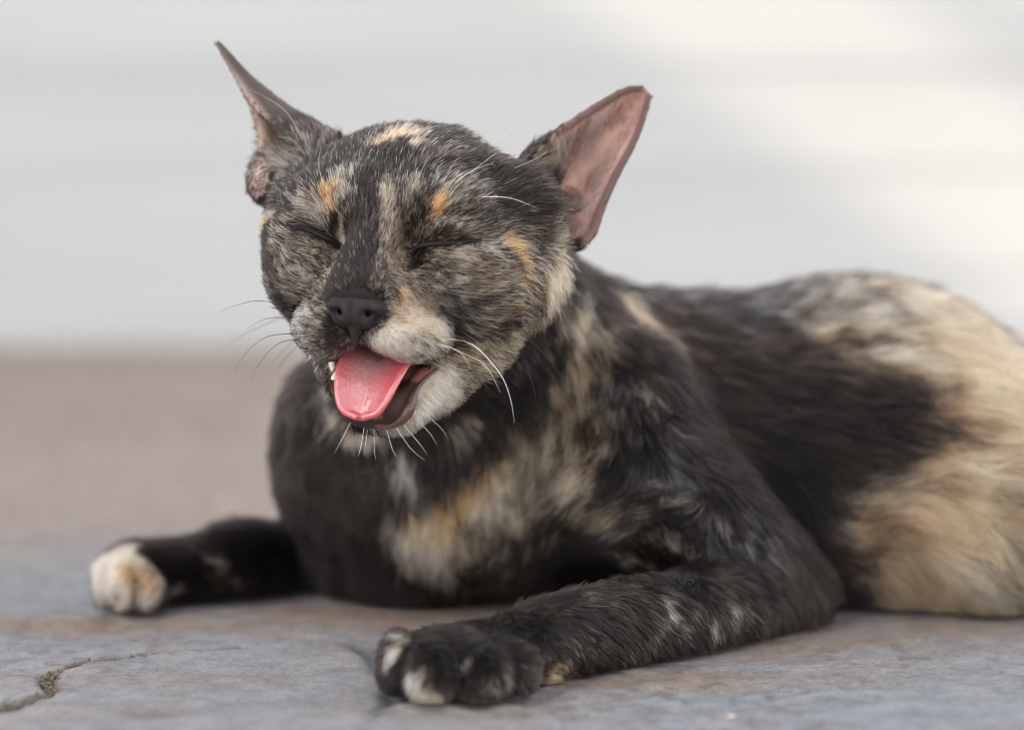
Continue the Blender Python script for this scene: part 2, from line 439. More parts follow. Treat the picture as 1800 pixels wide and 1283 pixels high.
# ------------------------------------------------------------------ the cat's shape
F = Field((-12.6, -9.0, -0.3), (27.5, 17.5, 18.0), 0.1)
# trunk, from the haunches to the neck
F.ell(P(1330, 790, 9.6), (7.0, 4.0, 4.25), 1.0)
F.ell(P(1120, 785, 9.2), (5.0, 3.9, 4.15), 1.2)
F.ell(P(1520, 785, 9.8), (4.8, 4.2, 4.55), 1.5)
F.ell(P(1330, 945, 9.2), (8.0, 3.6, 2.1), 1.5)           # belly on the ground
F.ell(P(1690, 850, 9.0), (4.5, 3.8, 3.7), 1.2)           # haunch
F.ell(P(1760, 930, 6.8), (4.0, 2.3, 2.4), 1.2)           # near thigh
F.ell(P(1930, 890, 10.0), (4.2, 4.0, 3.6), 1.5)
F.ell(P(1850, 1010, 13.5), (4.0, 2.2, 1.9), 1.2)         # far thigh
F.chain([P(2130, 900, 10.5), (20.5, 12.0, 1.6), (23.5, 8.5, 1.0), (22.0, 4.0, 0.9), (18.5, 1.0, 0.8)], [1.3, 1.1, 0.95, 0.85, 0.7], 0.8)   # tail curled forward
F.chain([P(2090, 1050, 5.2), P(1985, 1072, 4.4)], [1.0, 0.85], 0.6)      # near hind foot
# chest and neck
F.ell(P(745, 835, 9.0), (3.8, 3.7, 3.7), 1.2)
F.ell(P(655, 765, 8.2), (2.6, 2.7, 2.7), 1.2)
F.ell(P(880, 780, 8.4), (4.3, 4.0, 4.2), 1.5)
F.ell(P(730, 985, 9.0), (2.6, 2.6, 1.3), 1.0)
F.cap(P(830, 520, 5.8), P(870, 700, 8.0), 2.7, 3.5, 1.2)
F.cap(P(900, 570, 6.2), P(1030, 715, 8.6), 2.3, 3.4, 1.0)
# near shoulder, upper arm and forearm
F.ell(P(1060, 770, 5.6), (2.7, 2.0, 3.0), 1.0)
F.chain([P(1090, 800, 5.0), P(1240, 935, 4.0), P(1358, 1035, 4.2)], [2.3, 1.9, 1.4], 0.6)
F.chain([P(1368, 1047, 4.0), P(1210, 1085, 0.6), P(1060, 1110, -2.0), P(930, 1140, -4.2), P(860, 1160, -5.2)], [1.3, 1.22, 1.15, 0.98, 0.9], 0.5)
# far foreleg
F.chain([P(760, 930, 11.5), P(560, 975, 10.0), P(430, 990, 8.4), P(300, 1008, 7.2)], [1.5, 1.15, 1.0, 0.92], 0.8)
# near paw with its toes
F.ell(P(805, 1168, -5.7), (1.62, 1.25, 0.96), 0.5)
for px, py, Y, r in ((706, 1168, -6.2, (0.55, 0.8, 0.86)), (760, 1186, -7.0, (0.62, 0.8, 0.80)), (843, 1188, -6.8, (0.72, 0.75, 0.76)), (905, 1176, -6.0, (0.55, 0.65, 0.68))):
    F.ell(P(px, py, Y), r, 0.32)
F.ell(P(950, 1195, -4.6), (0.35, 0.35, 0.3), 0.25)
# far paw
F.ell(P(238, 1008, 6.6), (1.05, 1.1, 0.92), 0.4)
for px, py, Y, r in ((190, 1024, 6.1, (0.48, 0.65, 0.72)), (222, 1030, 5.6, (0.52, 0.7, 0.72)), (262, 1036, 5.7, (0.48, 0.6, 0.62))):
    F.ell(P(px, py, Y), r, 0.22)
# skull, cheeks, brow, muzzle
F.ell(hd(0, -0.7, 0.3), (3.2, 3.5, 2.72), 0.8, HM)
for s in (-1, 1):
    F.ell(hd(2.1 * s, 0.6, -0.9), (1.4, 1.65, 1.5), 1.1, HM)
    F.ell(hd(1.45 * s, 2.1, -0.95), (0.9, 0.8, 0.7), 0.6, HM)       # cheekbone below the eye
F.ell(hd(2.35, -1.3, -0.55), (1.7, 1.8, 1.7), 1.1, HM)
F.ell(hd(-2.1, -1.3, -0.9), (1.7, 1.9, 1.9), 1.2, HM)
F.cap(hd(0, 1.7, 0.75), hd(0, 3.5, -1.35), 0.85, 0.66, 0.5)
F.ell(hd(0, 2.1, -1.6), (1.5, 1.55, 1.05), 0.6, HM)
for s in (-1, 1):
    F.ell(hd(0.98 * s, 2.72, -0.3), (0.25, 0.3, 0.35), 0.6, HM, cut=True)    # hollow at the inner eye corner
    F.ell(hd(1.78 * s, 1.72, 0.02), (1.15, 1.1, 0.9), 0.35, HM)             # eyeball under the lids
    F.ell(hd(1.6 * s, 1.75, 0.95), (1.1, 0.9, 0.6), 0.6, HM)                # brow
    F.ell(hd(0.88 * s, 2.95, -2.5), (0.86, 0.82, 0.58), 0.3, HM)            # whisker pad
    F.ell(hd(1.27 * s, 2.35, -2.5), (0.80, 0.95, 0.72), 0.4, HM)
# lower jaw, dropped
F.ell(hd(0.2, 1.75, -4.45), (0.95, 0.85, 0.62), 0.5, HM)
for s in (-1, 1):
    F.chain([hd(0.2 + 0.55 * s, 1.75, -4.4), hd(0.15 + 1.25 * s, 0.9, -3.5), hd(0.12 + 1.8 * s, -0.3, -2.45)], [0.52, 0.68, 1.1], 0.55)
F.ell(hd(0.2, 0.2, -3.9), (1.5, 1.4, 0.9), 0.8, HM)
# mouth
F.ell(hd(0.02, 1.95, -3.45), (1.02, 1.3, 0.74), 0.18, HM, cut=True)
F.ell(hd(0.75, 1.9, -3.15), (0.75, 0.9, 0.3), 0.15, HM, cut=True)
# closed eyes: creases between the lids
EYE_N = spline([(724, 452), (733, 436), (752, 430), (780, 428), (810, 426), (842, 423)], 24)      # cat's left eye
EYE_F = spline([(597, 436), (586, 425), (565, 415), (538, 403), (508, 395)], 24)
LID_N = np.array([F.hit(*p) for p in EYE_N]); LID_F = np.array([F.hit(*p) for p in EYE_F])
for L in (LID_N, LID_F):
    taper = np.sin(np.linspace(0.12, 2.95, len(L))) ** 0.8
    F.chain(L[::4], 0.03 + 0.10 * taper[::4], 0.10, cut=True)
F.ell(hd(-2.75, -0.3, 0.45), (1.1, 1.3, 1.3), 0.8, HM)       # temples run up into the ears
F.ell(P(508, 312, 2.9), (0.95, 0.8, 0.75), 0.6)
F.ell(hd(2.6, -0.6, 0.7), (1.1, 1.2, 1.2), 0.8, HM)
# ears
def ear_near():
    A = spline([(905, 300), (945, 258), (1010, 213), (1062, 179), (1100, 158), (1128, 153)], 60)
    B = spline([(975, 450), (1035, 418), (1055, 372), (1082, 312), (1118, 245), (1144, 170)], 60)
    pts = []; rad = []
    for i in range(60):
        u = i / 59
        for j in range(44):
            v = j / 43; px, py = A[i] * (1 - v) + B[i] * v
            bowl = (1 - (2 * v - 1) ** 2) * (1.9 * (1 - u) ** 0.6)
            pts.append(P(px, py, 1.7 + 1.0 * u + bowl - 0.5 * v * (1 - u)))
            rad.append(0.082 + 0.08 * (1 - u))
    return np.array(pts), np.array(rad)
def ear_far():
    M = spline([(548, 275), (500, 226), (455, 192), (420, 142), (383, 77)], 60)
    R = spline([(592, 252), (560, 230), (500, 188), (442, 140), (384, 76)], 60)
    L = spline([(448, 330), (462, 258), (452, 205), (428, 158), (383, 77)], 60)
    pts = []; rad = []
    for i in range(60):
        u = i / 59; w = (1 - u) ** 0.8
        K = spline([np.append(M[i], 1.9 + 0.9 * u), np.append(R[i], 1.9 + 0.9 * u + 1.1 * w), np.append((R[i] + L[i]) / 2, 1.9 + 0.9 * u + 2.0 * w), np.append(L[i], 1.9 + 0.9 * u + 1.5 * w)], 46)
        for k in K:
            pts.append(P(k[0], k[1], k[2])); rad.append(0.09 + 0.06 * (1 - u))
    return np.array(pts), np.array(rad)
EN, ER = ear_near(); F.sheet(EN, ER, 0.35)
F.chain([P(985, 330, 3.0), P(1015, 340, 3.1), P(1052, 372, 2.1)], [.12, .14, .10], .2)      # fold across the hollow of the near ear
F.ell(P(1022, 398, 2.3), (.42, .35, .38), .3)
EL, ERl = ear_far(); F.sheet(EL, ERl, 0.3)
F.ell(P(462, 318, 2.6), (0.42, 0.6, 0.62), 0.3)            # pocket at the foot of the far ear
F.cap(P(450, 300, 2.5), P(470, 335, 2.5), 0.12, 0.12, 0.1, cut=True)
# nothing reaches below the ground
sl, g = F.box(F.lo, F.lo + (F.n - 1) * F.h)
F.D = np.maximum(F.D, (0.02 - g[2]).astype(np.float32))
BV, BQ = F.mesh()
for _ in range(2):                                          # a light smoothing of the net
    acc = np.zeros_like(BV); cnt = np.zeros(len(BV))
    for a, b in ((0, 1), (1, 2), (2, 3), (3, 0)):
        np.add.at(acc, BQ[:, a], BV[BQ[:, b]]); np.add.at(acc, BQ[:, b], BV[BQ[:, a]])
        np.add.at(cnt, BQ[:, a], 1); np.add.at(cnt, BQ[:, b], 1)
    BV = BV * 0.5 + 0.5 * acc / cnt[:, None]
BN = normals(BV, BQ)
# ------------------------------------------------------------------ the coat: markings on the skin
W = (.65, .54, .44); C = (.63, .455, .32); K = (.46, .325, .21); T = (.60, .345, .195); O = (.60, .25, .095); LO = (.70, .36, .19); G = (.26, .245, .245); BR = (.034, .0215, .017); C2 = (.65, .40, .23)
BVH = BVHTree.FromPolygons([tuple(v) for v in BV], [tuple(q) for q in BQ])
def on_skin(px, py):
    d = ray(px, py); d = d / np.linalg.norm(d)
    h = BVH.ray_cast(Vector(CAM), Vector(d))
    if h[0] is None:
        p = P(px, py, 4.0); n = BVH.find_nearest(Vector(p)); return np.array(n[0]), np.array(n[1])
    return np.array(h[0]), np.array(h[1])
# (x, y, half width, half height, turn, pale share, pale colour, softness)
MARKS = [
 # ---- trunk
 (1250, 640, 230, 130, 0, .35, BR, .4), (1300, 530, 170, 40, -3, .12, G, .6), (1430, 700, 170, 130, 0, .35, BR, .5),
 (1330, 570, 40, 18, 20, .25, G, .6),
 (1100, 545, 45, 26, 25, .8, T, .5), (1060, 610, 34, 60, 0, .6, K, .6), (1005, 570, 40, 70, 0, .66, K, .6), (1010, 660, 60, 70, 0, .62, K, .6), (1060, 710, 34, 40, 0, .5, K, .6),
 (1120, 620, 60, 40, 0, .08, BR, .5), (1080, 680, 30, 25, 0, .12, G, .5), (1120, 680, 25, 25, 20, .35, K, .6),
 (1620, 585, 235, 100, 20, .8, C2, .45), (1760, 700, 150, 150, 0, .85, C2, .45), (1700, 900, 200, 170, 0, .78, C2, .45), (1620, 1010, 110, 90, 0, .75, T, .5),
 (1520, 690, 110, 45, 25, .3, BR, .6), (1590, 745, 75, 22, 8, .25, BR, .7), (1500, 790, 110, 50, -10, .4, BR, .6), (1440, 960, 46, 115, 10, .2, BR, .6), (1400, 830, 60, 120, -20, .05, BR, .5),
 (1525, 862, 66, 34, -20, .62, K, .6), (1495, 930, 50, 36, 0, .5, K, .6), (1550, 940, 50, 60, 0, .68, C2, .6), (1520, 1020, 40, 50, 0, .6, C2, .6), (1600, 870, 60, 20, -15, .5, K, .6),
 (1730, 640, 60, 30, 15, .97, LO, .6), (1690, 545, 40, 18, 15, .9, LO, .6), (1670, 710, 55, 26, 15, .95, LO, .6), (1750, 780, 50, 22, 15, .85, LO, .6),
 (1650, 915, 75, 58, 35, .97, LO, .6), (1600, 1040, 65, 38, 20, .95, LO, .6), (1790, 880, 26, 40, 0, .98, O, .5), (1700, 1000, 60, 40, 40, .9, C, .5),
 (1745, 860, 20, 30, 30, .4, K, .6), (1770, 940, 30, 18, 40, .35, K, .6), (1800, 1000, 22, 60, 0, .05, BR, .4), (1480, 540, 50, 50, 30, .45, C, .6), (1560, 505, 60, 16, 3, .85, C, .5), (1620, 680, 50, 16, 15, .5, K, .6), (1500, 600, 40, 16, 20, .35, K, .6),
 # ---- chest and throat
 (590, 800, 120, 180, 0, .25, BR, .3), (760, 760, 120, 70, 0, .02, BR, .3), (712, 812, 30, 36, 0, .8, W, .7),
 (740, 950, 60, 56, 0, .99, W, .45), (790, 905, 66, 42, -40, .98, C, .45), (850, 850, 40, 70, 30, .75, C, .5), (835, 925, 55, 50, 0, .5, K, .6),
 (800, 858, 68, 19, -42, .98, O, .5), (858, 800, 19, 38, 25, .95, O, .5), (738, 905, 44, 17, -15, .95, LO, .5), (885, 760, 22, 30, 30, .5, T, .6),
 (925, 800, 50, 66, 20, .64, K, .6), (980, 740, 54, 54, 20, .64, K, .6), (950, 900, 54, 50, 0, .52, C, .6), (1000, 840, 56, 36, -20, .56, C, .6), (1040, 780, 44, 50, 0, .55, K, .6),
 (760, 1020, 80, 35, 0, .10, BR, .5), (860, 1000, 70, 40, 0, .2, K, .6), (890, 960, 50, 25, -20, .3, K, .6),
 (1090, 900, 24, 16, -10, .75, O, .5), (1090, 880, 70, 26, -15, .35, K, .6), (1040, 920, 50, 20, -15, .35, C, .6), (1180, 840, 40, 18, 10, .45, G, .6), (1200, 880, 60, 14, -10, .4, C, .6), (1130, 915, 45, 12, -10, .5, C, .6),
 (1150, 770, 50, 40, 30, .15, G, .6), (1300, 930, 60, 70, 40, .10, G, .6), (1100, 960, 90, 20, -10, .15, BR, .6),
 (905, 680, 60, 22, -48, .02, BR, .5), (840, 780, 60, 22, -42, .02, BR, .5),
 # ---- near foreleg and paw
 (1150, 1080, 300, 100, -10, .018, K, .3), (1380, 1050, 120, 80, 0, .3, BR, .3), (1185, 976, 55, 13, 8, .6, C, .6), (1120, 990, 30, 8, -10, .4, C, .6), (1275, 1048, 15, 10, 30, .6, C, .6), (1168, 1066, 14, 9, 20, .6, W, .6), (1245, 1085, 12, 10, 20, .4, C, .6), (1000, 1130, 14, 8, 40, .35, G, .6),
 (780, 1170, 150, 90, 0, .06, BR, .3), (748, 1222, 26, 24, 0, .97, C, .4), (727, 1190, 13, 18, 0, .9, W, .5), (700, 1137, 16, 15, 30, .9, W, .5), (718, 1120, 12, 11, 0, .9, W, .5), (775, 1232, 24, 18, 0, .7, C, .5), (826, 1218, 18, 15, 0, .85, C, .5), (806, 1240, 10, 10, 0, .8, C, .5), (815, 1160, 13, 12, 0, .8, W, .6), (664, 1205, 12, 18, 0, .9, W, .5), (700, 1225, 24, 14, 0, .4, C, .6), (750, 1165, 14, 10, 0, .35, W, .6), (895, 1185, 24, 20, 0, .35, C, .6), (870, 1205, 50, 20, 0, .2, C, .6), (957, 1195, 26, 22, 0, .6, T, .6), (835, 1090, 22, 6, -10, .5, C, .6),
 # ---- far foreleg and paw
 (450, 980, 230, 80, 0, .02, BR, .3), (600, 980, 130, 90, 0, .02, BR, .3), (398, 992, 11, 22, -35, .7, C, .5), (426, 1018, 11, 11, 0, .6, C, .5), (320, 1038, 18, 11, 0, .5, C, .6), (490, 1010, 20, 12, 0, .25, G, .7),
 (212, 1012, 78, 80, 0, .98, W, .25), (225, 990, 34, 40, 0, .95, C, .7), (245, 1015, 30, 18, 20, .85, T, .9), (282, 985, 20, 26, 10, .12, BR, .5), (265, 1000, 10, 10, 0, .6, C, .5), (292, 1060, 20, 16, 0, .5, C, .5), (204, 1036, 4, 24, -12, .25, T, .8), (241, 1040, 4, 24, 0, .3, T, .8), (262, 1066, 14, 7, 0, .9, (.5, .2, .17), .6),  # the two thin tan lines paint the shaded toe grooves into the coat
 # ---- head: ground tone, then left of the bridge, right of the bridge
 (700, 420, 300, 230, 0, .42, C, .2), (700, 250, 170, 60, 0, .08, G, .4), (860, 310, 110, 60, 20, .18, K, .4), (840, 252, 52, 18, 28, .55, T, .6), (800, 260, 40, 20, 20, .2, BR, .6),
 (690, 243, 42, 15, 4, .85, LO, .6), (665, 252, 10, 13, 0, .7, LO, .6), (725, 262, 9, 16, 0, .75, LO, .6), (695, 232, 14, 10, 0, .7, LO, .7),
 (560, 290, 60, 35, -20, .15, G, .5), (500, 330, 55, 32, 25, .22, G, .5), (602, 332, 18, 36, 12, .55, W, .7), (545, 372, 40, 14, 28, .58, W, .7), (510, 350, 26, 8, 25, .1, BR, .6),
 (578, 350, 10, 24, 8, .92, O, .55), (478, 378, 36, 10, 5, .65, W, .6), (472, 393, 20, 8, -5, .98, O, .5), (490, 420, 46, 12, 12, .85, W, .5), (545, 440, 34, 10, 18, .55, W, .6), (500, 447, 50, 7, 15, .1, BR, .6),
 (520, 490, 46, 40, 20, .45, C, .5), (462, 470, 18, 60, 0, .25, G, .6), (570, 490, 22, 40, 10, .45, C, .5), (497, 530, 34, 20, 30, .3, G, .6), (480, 510, 8, 10, 0, .6, O, .7),
 (648, 330, 24, 60, 0, .10, G, .5), (640, 425, 25, 80, 0, .06, G, .4), (640, 500, 40, 34, 0, .10, G, .4), (606, 415, 8, 26, 12, .85, W, .5), (615, 365, 10, 26, 0, .3, W, .6), (590, 398, 9, 14, 0, .15, BR, .6),
 (680, 365, 15, 50, 4, .64, C, .6), (690, 445, 18, 46, 6, .58, C, .6), (672, 480, 14, 30, 0, .5, C, .6), (725, 375, 20, 55, 5, .28, C, .5), (718, 350, 8, 40, 5, .6, C, .6), (764, 362, 11, 27, 12, .92, O, .55),
 (717, 455, 9, 26, -10, .2, K, .5), (696, 520, 13, 24, 0, .8, O, .6), (668, 505, 20, 16, 0, .35, C, .6),
 (800, 385, 50, 14, -12, .42, C, .6), (850, 388, 36, 9, 8, .22, K, .6), (790, 414, 56, 5, -5, .15, BR, .6), (805, 444, 50, 10, -4, .68, W, .6), (862, 430, 38, 6, -2, .58, W, .7), (890, 427, 18, 10, 22, .92, O, .5),
 (850, 480, 75, 34, 5, .55, K, .5), (770, 490, 40, 22, 20, .45, W, .5), (915, 470, 9, 34, -10, .75, O, .6), (830, 527, 58, 10, -10, .2, K, .6), (797, 552, 10, 34, 0, .2, K, .6), (882, 552, 15, 24, -30, .85, O, .5), (850, 575, 50, 14, 0, .25, K, .6),
 (860, 620, 70, 36, 10, .6, K, .5), (972, 478, 32, 48, 10, .85, K, .5), (938, 545, 32, 40, 20, .66, K, .5), (880, 610, 36, 36, 30, .65, K, .5), (930, 400, 40, 26, 30, .3, K, .6), (815, 685, 36, 34, 0, .58, K, .6), (965, 640, 24, 50, 35, .06, BR, .5), (905, 715, 46, 20, -45, .03, BR, .5), (985, 560, 12, 40, 15, .2, BR, .6),
 (735, 545, 46, 20, 15, .75, C, .5), (716, 603, 80, 38, 12, .92, W, .4), (745, 575, 50, 16, 15, .85, C, .5), (705, 592, 7, 4, 20, .3, K, .8), (728, 590, 8, 4, 20, .3, K, .8), (752, 594, 8, 4, 20, .3, K, .8), (718, 606, 7, 4, 20, .35, K, .8), (742, 610, 8, 4, 20, .3, K, .8), (765, 614, 8, 4, 20, .3, K, .8), (735, 624, 7, 4, 20, .35, K, .8), (757, 630, 8, 4, 20, .3, K, .8), (690, 545, 14, 16, 0, .8, C, .6),
 (545, 590, 60, 46, 10, .52, W, .4), (592, 588, 26, 32, 0, .10, BR, .5), (500, 575, 22, 26, 20, .4, W, .6), (605, 610, 20, 12, 0, .2, G, .6), (560, 625, 40, 9, 12, .5, W, .6),
 (765, 690, 50, 44, -30, .97, W, .4), (722, 745, 46, 18, -14, .95, W, .5), (645, 764, 34, 16, 0, .55, C, .5), (600, 738, 20, 26, 30, .35, C, .5), (800, 740, 40, 20, -30, .55, C, .6), (580, 690, 14, 40, 0, .3, W, .6),
 # ---- ears
 (905, 330, 50, 60, 0, .16, BR, .5), (1030, 410, 40, 26, -40, .10, BR, .5), (940, 295, 26, 26, 0, .6, C, .6), (1000, 215, 90, 8, -36, .15, BR, .6),
 (500, 180, 110, 18, 38, .12, BR, .5), (492, 255, 44, 50, 0, .8, C, .5), (508, 290, 44, 24, 25, .62, W, .6), (470, 230, 30, 30, 0, .8, C, .5), (455, 320, 26, 44, 0, .15, BR, .5), (478, 190, 14, 8, 30, .6, C, .6),
]
def _mark(m):
    x, y, rx, ry, a, p, col, soft = m
    c, n = on_skin(x, y)
    a = math.radians(a); sc = float((c - CAM) @ FWD) / FPX
    e1 = math.cos(a) * RGT - math.sin(a) * UPV; e2 = -math.sin(a) * RGT - math.cos(a) * UPV
    d = (c - CAM) / np.linalg.norm(c - CAM)
    def lay(e, r):                     # lay the half axis down on the skin, following its slope
        k = max(abs(n @ d), 0.45); q = e - d * ((n @ e) / (n @ d) if abs(n @ d) > 0.45 else np.sign(n @ d) * (n @ e) / 0.45)
        L = np.linalg.norm(q); return q / L, r * sc * min(L, 1.6)
    t1, r1 = lay(e1, rx); t2, r2 = lay(e2, ry)
    return c, n, t1, r1, t2, r2, max(1.0, 0.9 * max(r1, r2)), p, np.array(col), soft
MK = [_mark(m) for m in MARKS]
DARK = np.array((.0062, .0050, .0047))
def coat(p, n):
    """pale share and pale colour of the coat at points p with normals n"""
    wob = np.stack([noise(p, 1.6, 5), noise(p, 1.6, 11), noise(p, 1.6, 23)], 1) * 0.16 + np.stack([noise(p, 4.5, 7), noise(p, 4.5, 3), noise(p, 4.5, 19)], 1) * 0.09
    q = p + wob
    share = np.full(len(p), .06); pale = np.tile(np.array(BR), (len(p), 1))
    for c, nn, t1, r1, t2, r2, r3, s, col, soft in MK:
        R = max(r1, r2) * 1.9 + 0.2
        i = np.nonzero(np.abs(q - c).max(1) < R)[0]
        if len(i) == 0: continue
        v = q[i] - c
        e = np.sqrt(((v @ t1) / r1) ** 2 + ((v @ t2) / r2) ** 2 + ((v @ nn) / r3) ** 2)
        w = (1 - smooth(1 - soft, 1 + soft * 0.9, e)) * smooth(-0.25, 0.25, n[i] @ nn)
        share[i] += (s - share[i]) * w
        pale[i] += (col - pale[i]) * w[:, None]
    return share, pale

# ------------------------------------------------------------------ the coat: lie and length of the hair
# (x, y, direction in degrees from right turning down, length, lift)
LIE = [
 (640, 520, -90, .16, .25), (640, 470, -90, .22, .25), (648, 400, -88, .28, .25), (655, 330, -86, .38, .3), (690, 240, -82, .42, .3), (620, 230, -110, .42, .3), (780, 240, -50, .45, .3), (850, 280, -35, .55, .3), (700, 400, -80, .32, .3), (720, 350, -75, .4, .3), (765, 360, -60, .42, .3), (800, 330, -50, .5, .3), (870, 330, -35, .6, .3), (600, 330, -105, .42, .3), (575, 350, -110, .4, .3), (540, 375, 212, .4, .3), (500, 340, 205, .5, .3), (560, 290, -120, .45, .3), (610, 400, -95, .25, .3), (600, 430, 250, .2, .3),
 (760, 395, -55, .3, .3), (800, 395, -25, .35, .3), (860, 395, -15, .5, .3), (770, 455, 28, .28, .3), (810, 450, 8, .35, .3), (860, 470, 2, .5, .3), (920, 440, 15, .6, .35), (930, 520, 35, .7, .35), (800, 520, 14, .5, .3), (850, 560, 10, .55, .3), (860, 620, 25, .6, .3), (720, 470, 60, .2, .3), (710, 510, 45, .25, .3), (740, 540, 30, .3, .3), (970, 480, 60, .7, .35), (940, 580, 60, .7, .35),
 (660, 605, 75, .2, .3), (700, 600, 40, .28, .35), (760, 590, 25, .35, .35), (720, 630, 50, .3, .35), (690, 640, 70, .25, .3), (760, 670, 35, .35, .35), (790, 700, 45, .45, .35), (730, 735, 55, .35, .4), (690, 755, 75, .35, .4), (650, 765, 92, .35, .45), (610, 745, 120, .35, .45), (585, 700, 150, .35, .4), (830, 720, 50, .6, .35), (870, 660, 45, .65, .35),
 (590, 510, 225, .22, .3), (565, 470, 212, .3, .3), (510, 480, 205, .4, .3), (470, 470, 195, .4, .3), (540, 430, 195, .3, .3), (490, 410, 190, .4, .3), (500, 530, 200, .4, .3), (560, 590, 175, .28, .3), (510, 590, 180, .35, .3), (590, 600, 150, .2, .3), (560, 625, 140, .3, .35), (600, 620, 110, .2, .3),
 # ears
 (1000, 270, -35, .22, .15), (1090, 200, -40, .16, .15), (1120, 230, -60, .16, .15), (1010, 400, -55, .2, .1), (932, 305, -12, .7, .32), (945, 345, -8, .9, .45), (965, 395, -20, .65, .4), (915, 275, -38, .34, .2), (945, 265, -36, .25, .12), (500, 190, 218, .14, .15), (420, 120, 225, .12, .15), (500, 270, -120, .5, .4), (455, 320, 120, .16, .2),
 # neck, chest, trunk
 (1000, 560, 65, 1.0, .3), (960, 660, 75, 1.0, .3), (900, 720, 80, .9, .3), (800, 800, 85, .9, .3), (712, 810, 92, .9, .3), (560, 720, 95, .9, .42), (520, 820, 90, .95, .42), (580, 920, 75, 1.0, .4), (680, 1020, 60, .8, .25), (740, 930, 88, 1.0, .35), (800, 900, 80, 1.0, .35), (860, 850, 85, 1.0, .35), (930, 800, 115, 1.0, .35), (950, 900, 120, 1.0, .35), (1030, 840, 140, 1.0, .3), (860, 990, 110, .8, .3), (1060, 700, 90, 1.0, .3), (1100, 880, 150, .9, .3), (1050, 960, 160, .7, .3),
 (1100, 545, 30, 1.1, .25), (1200, 600, 18, 1.2, .25), (1350, 540, 10, 1.2, .25), (1500, 520, 14, 1.4, .25), (1650, 570, 20, 1.5, .25), (1780, 620, 25, 1.5, .25), (1400, 680, 14, 1.4, .22), (1600, 720, 8, 1.5, .25), (1700, 820, 14, 1.5, .25), (1500, 880, -18, 1.2, .25), (1620, 930, 35, 1.5, .25), (1750, 980, 48, 1.5, .25), (1600, 1040, 40, 1.1, .25), (1420, 850, 50, 1.1, .22), (1200, 800, 35, 1.0, .25), (1180, 880, 170, .8, .3), (1300, 940, 60, .8, .22), (1400, 1020, 60, .7, .22),
 # legs
 (1000, 1050, 50, .5, .4), (1080, 1060, 50, .55, .35), (1180, 1060, 45, .6, .3), (1300, 1060, 50, .65, .3), (1000, 1130, 40, .5, .3), (1150, 1130, 42, .55, .3), (1300, 1110, 50, .6, .3), (1180, 980, -100, .5, .5), (1080, 1005, 215, .45, .5), (960, 1070, 60, .45, .4), (900, 1100, 100, .4, .35), (950, 1200, 70, .4, .4),
 (800, 1110, 160, .42, .4), (700, 1150, 120, .40, .4), (757, 1170, 95, .40, .4), (850, 1170, 90, .42, .4), (750, 1225, 90, .36, .4), (680, 1200, 100, .36, .4), (840, 1220, 85, .36, .4), (905, 1180, 60, .42, .4),
 (560, 960, 185, .75, .55), (440, 940, 185, .7, .55), (440, 1010, 170, .65, .5), (330, 980, 180, .55, .5), (230, 980, 185, .3, .3), (190, 1020, 120, .28, .3), (250, 1040, 110, .28, .3),
]
GP, GD, GL, GA = [], [], [], []
for x, y, a, L, lift in LIE:
    c, n = on_skin(x, y); a = math.radians(a)
    v = math.cos(a) * RGT - math.sin(a) * UPV
    v = v - n * (v @ n); GP.append(c); GD.append(v / np.linalg.norm(v)); GL.append(L); GA.append(lift)
for p, d, L in (  # the sides turned away: back along the trunk, down the legs
    ((2, 13, 6), (.8, .2, -.6), 1.0), ((8, 13.5, 6), (.9, .1, -.4), 1.3), ((14, 14, 6), (.9, 0, -.4), 1.5), ((20, 14, 5), (.8, 0, -.6), 1.4), ((24, 10, 6), (.6, 0, -.8), 1.3), ((22, 7, 5), (.7, 0, -.7), 1.2), ((10, 10, 9), (1, .3, 0), 1.2), ((16, 10, 9), (1, .3, 0), 1.4),
    ((-2.6, 4.5, 12), (.1, .9, .3), .5), ((-1, 5, 10), (.1, .8, -.6), .8), ((-4, 4, 9), (-.2, .8, -.5), .6), ((-5, 9, 5), (.2, .5, -.8), .7), ((-2, 13, 4), (.4, .3, -.8), .9), ((0, 4, 14), (.2, 1, 0), .5),
    ((23.5, 8.5, 1.5), (0, -1, 0), .9), ((22, 4, 1.5), (-.6, -.8, 0), .9), ((20, 2, 1.2), (-.8, -.6, 0), .8), ((4, -.5, 2), (-.5, -.6, -.4), .5), ((-9, 8, 2), (-1, 0, 0), .5)):
    GP.append(np.array(p, float)); GD.append(np.array(d, float) / np.linalg.norm(d)); GL.append(L); GA.append(.3)
GP, GD, GL, GA = map(np.array, (GP, GD, GL, GA))
def sqd(a, b):
    a = a.astype(np.float32); b = np.asarray(b, np.float32)
    return np.maximum((a * a).sum(1)[:, None] + (b * b).sum(1)[None] - 2 * (a @ b.T), 0)
def lie(p, n):
    d = np.zeros((len(p), 3)); L = np.zeros(len(p)); A = np.zeros(len(p))
    for s in range(0, len(p), 20000):
        q = p[s:s + 20000]
        w = 1.0 / (sqd(q, GP) + 0.02) ** 2
        w /= w.sum(1, keepdims=True)
        d[s:s + 20000] = w @ GD; L[s:s + 20000] = w @ GL; A[s:s + 20000] = w @ GA
    d -= n * (d * n).sum(1)[:, None]
    return d / (np.linalg.norm(d, axis=1, keepdims=True) + 1e-9), L, A

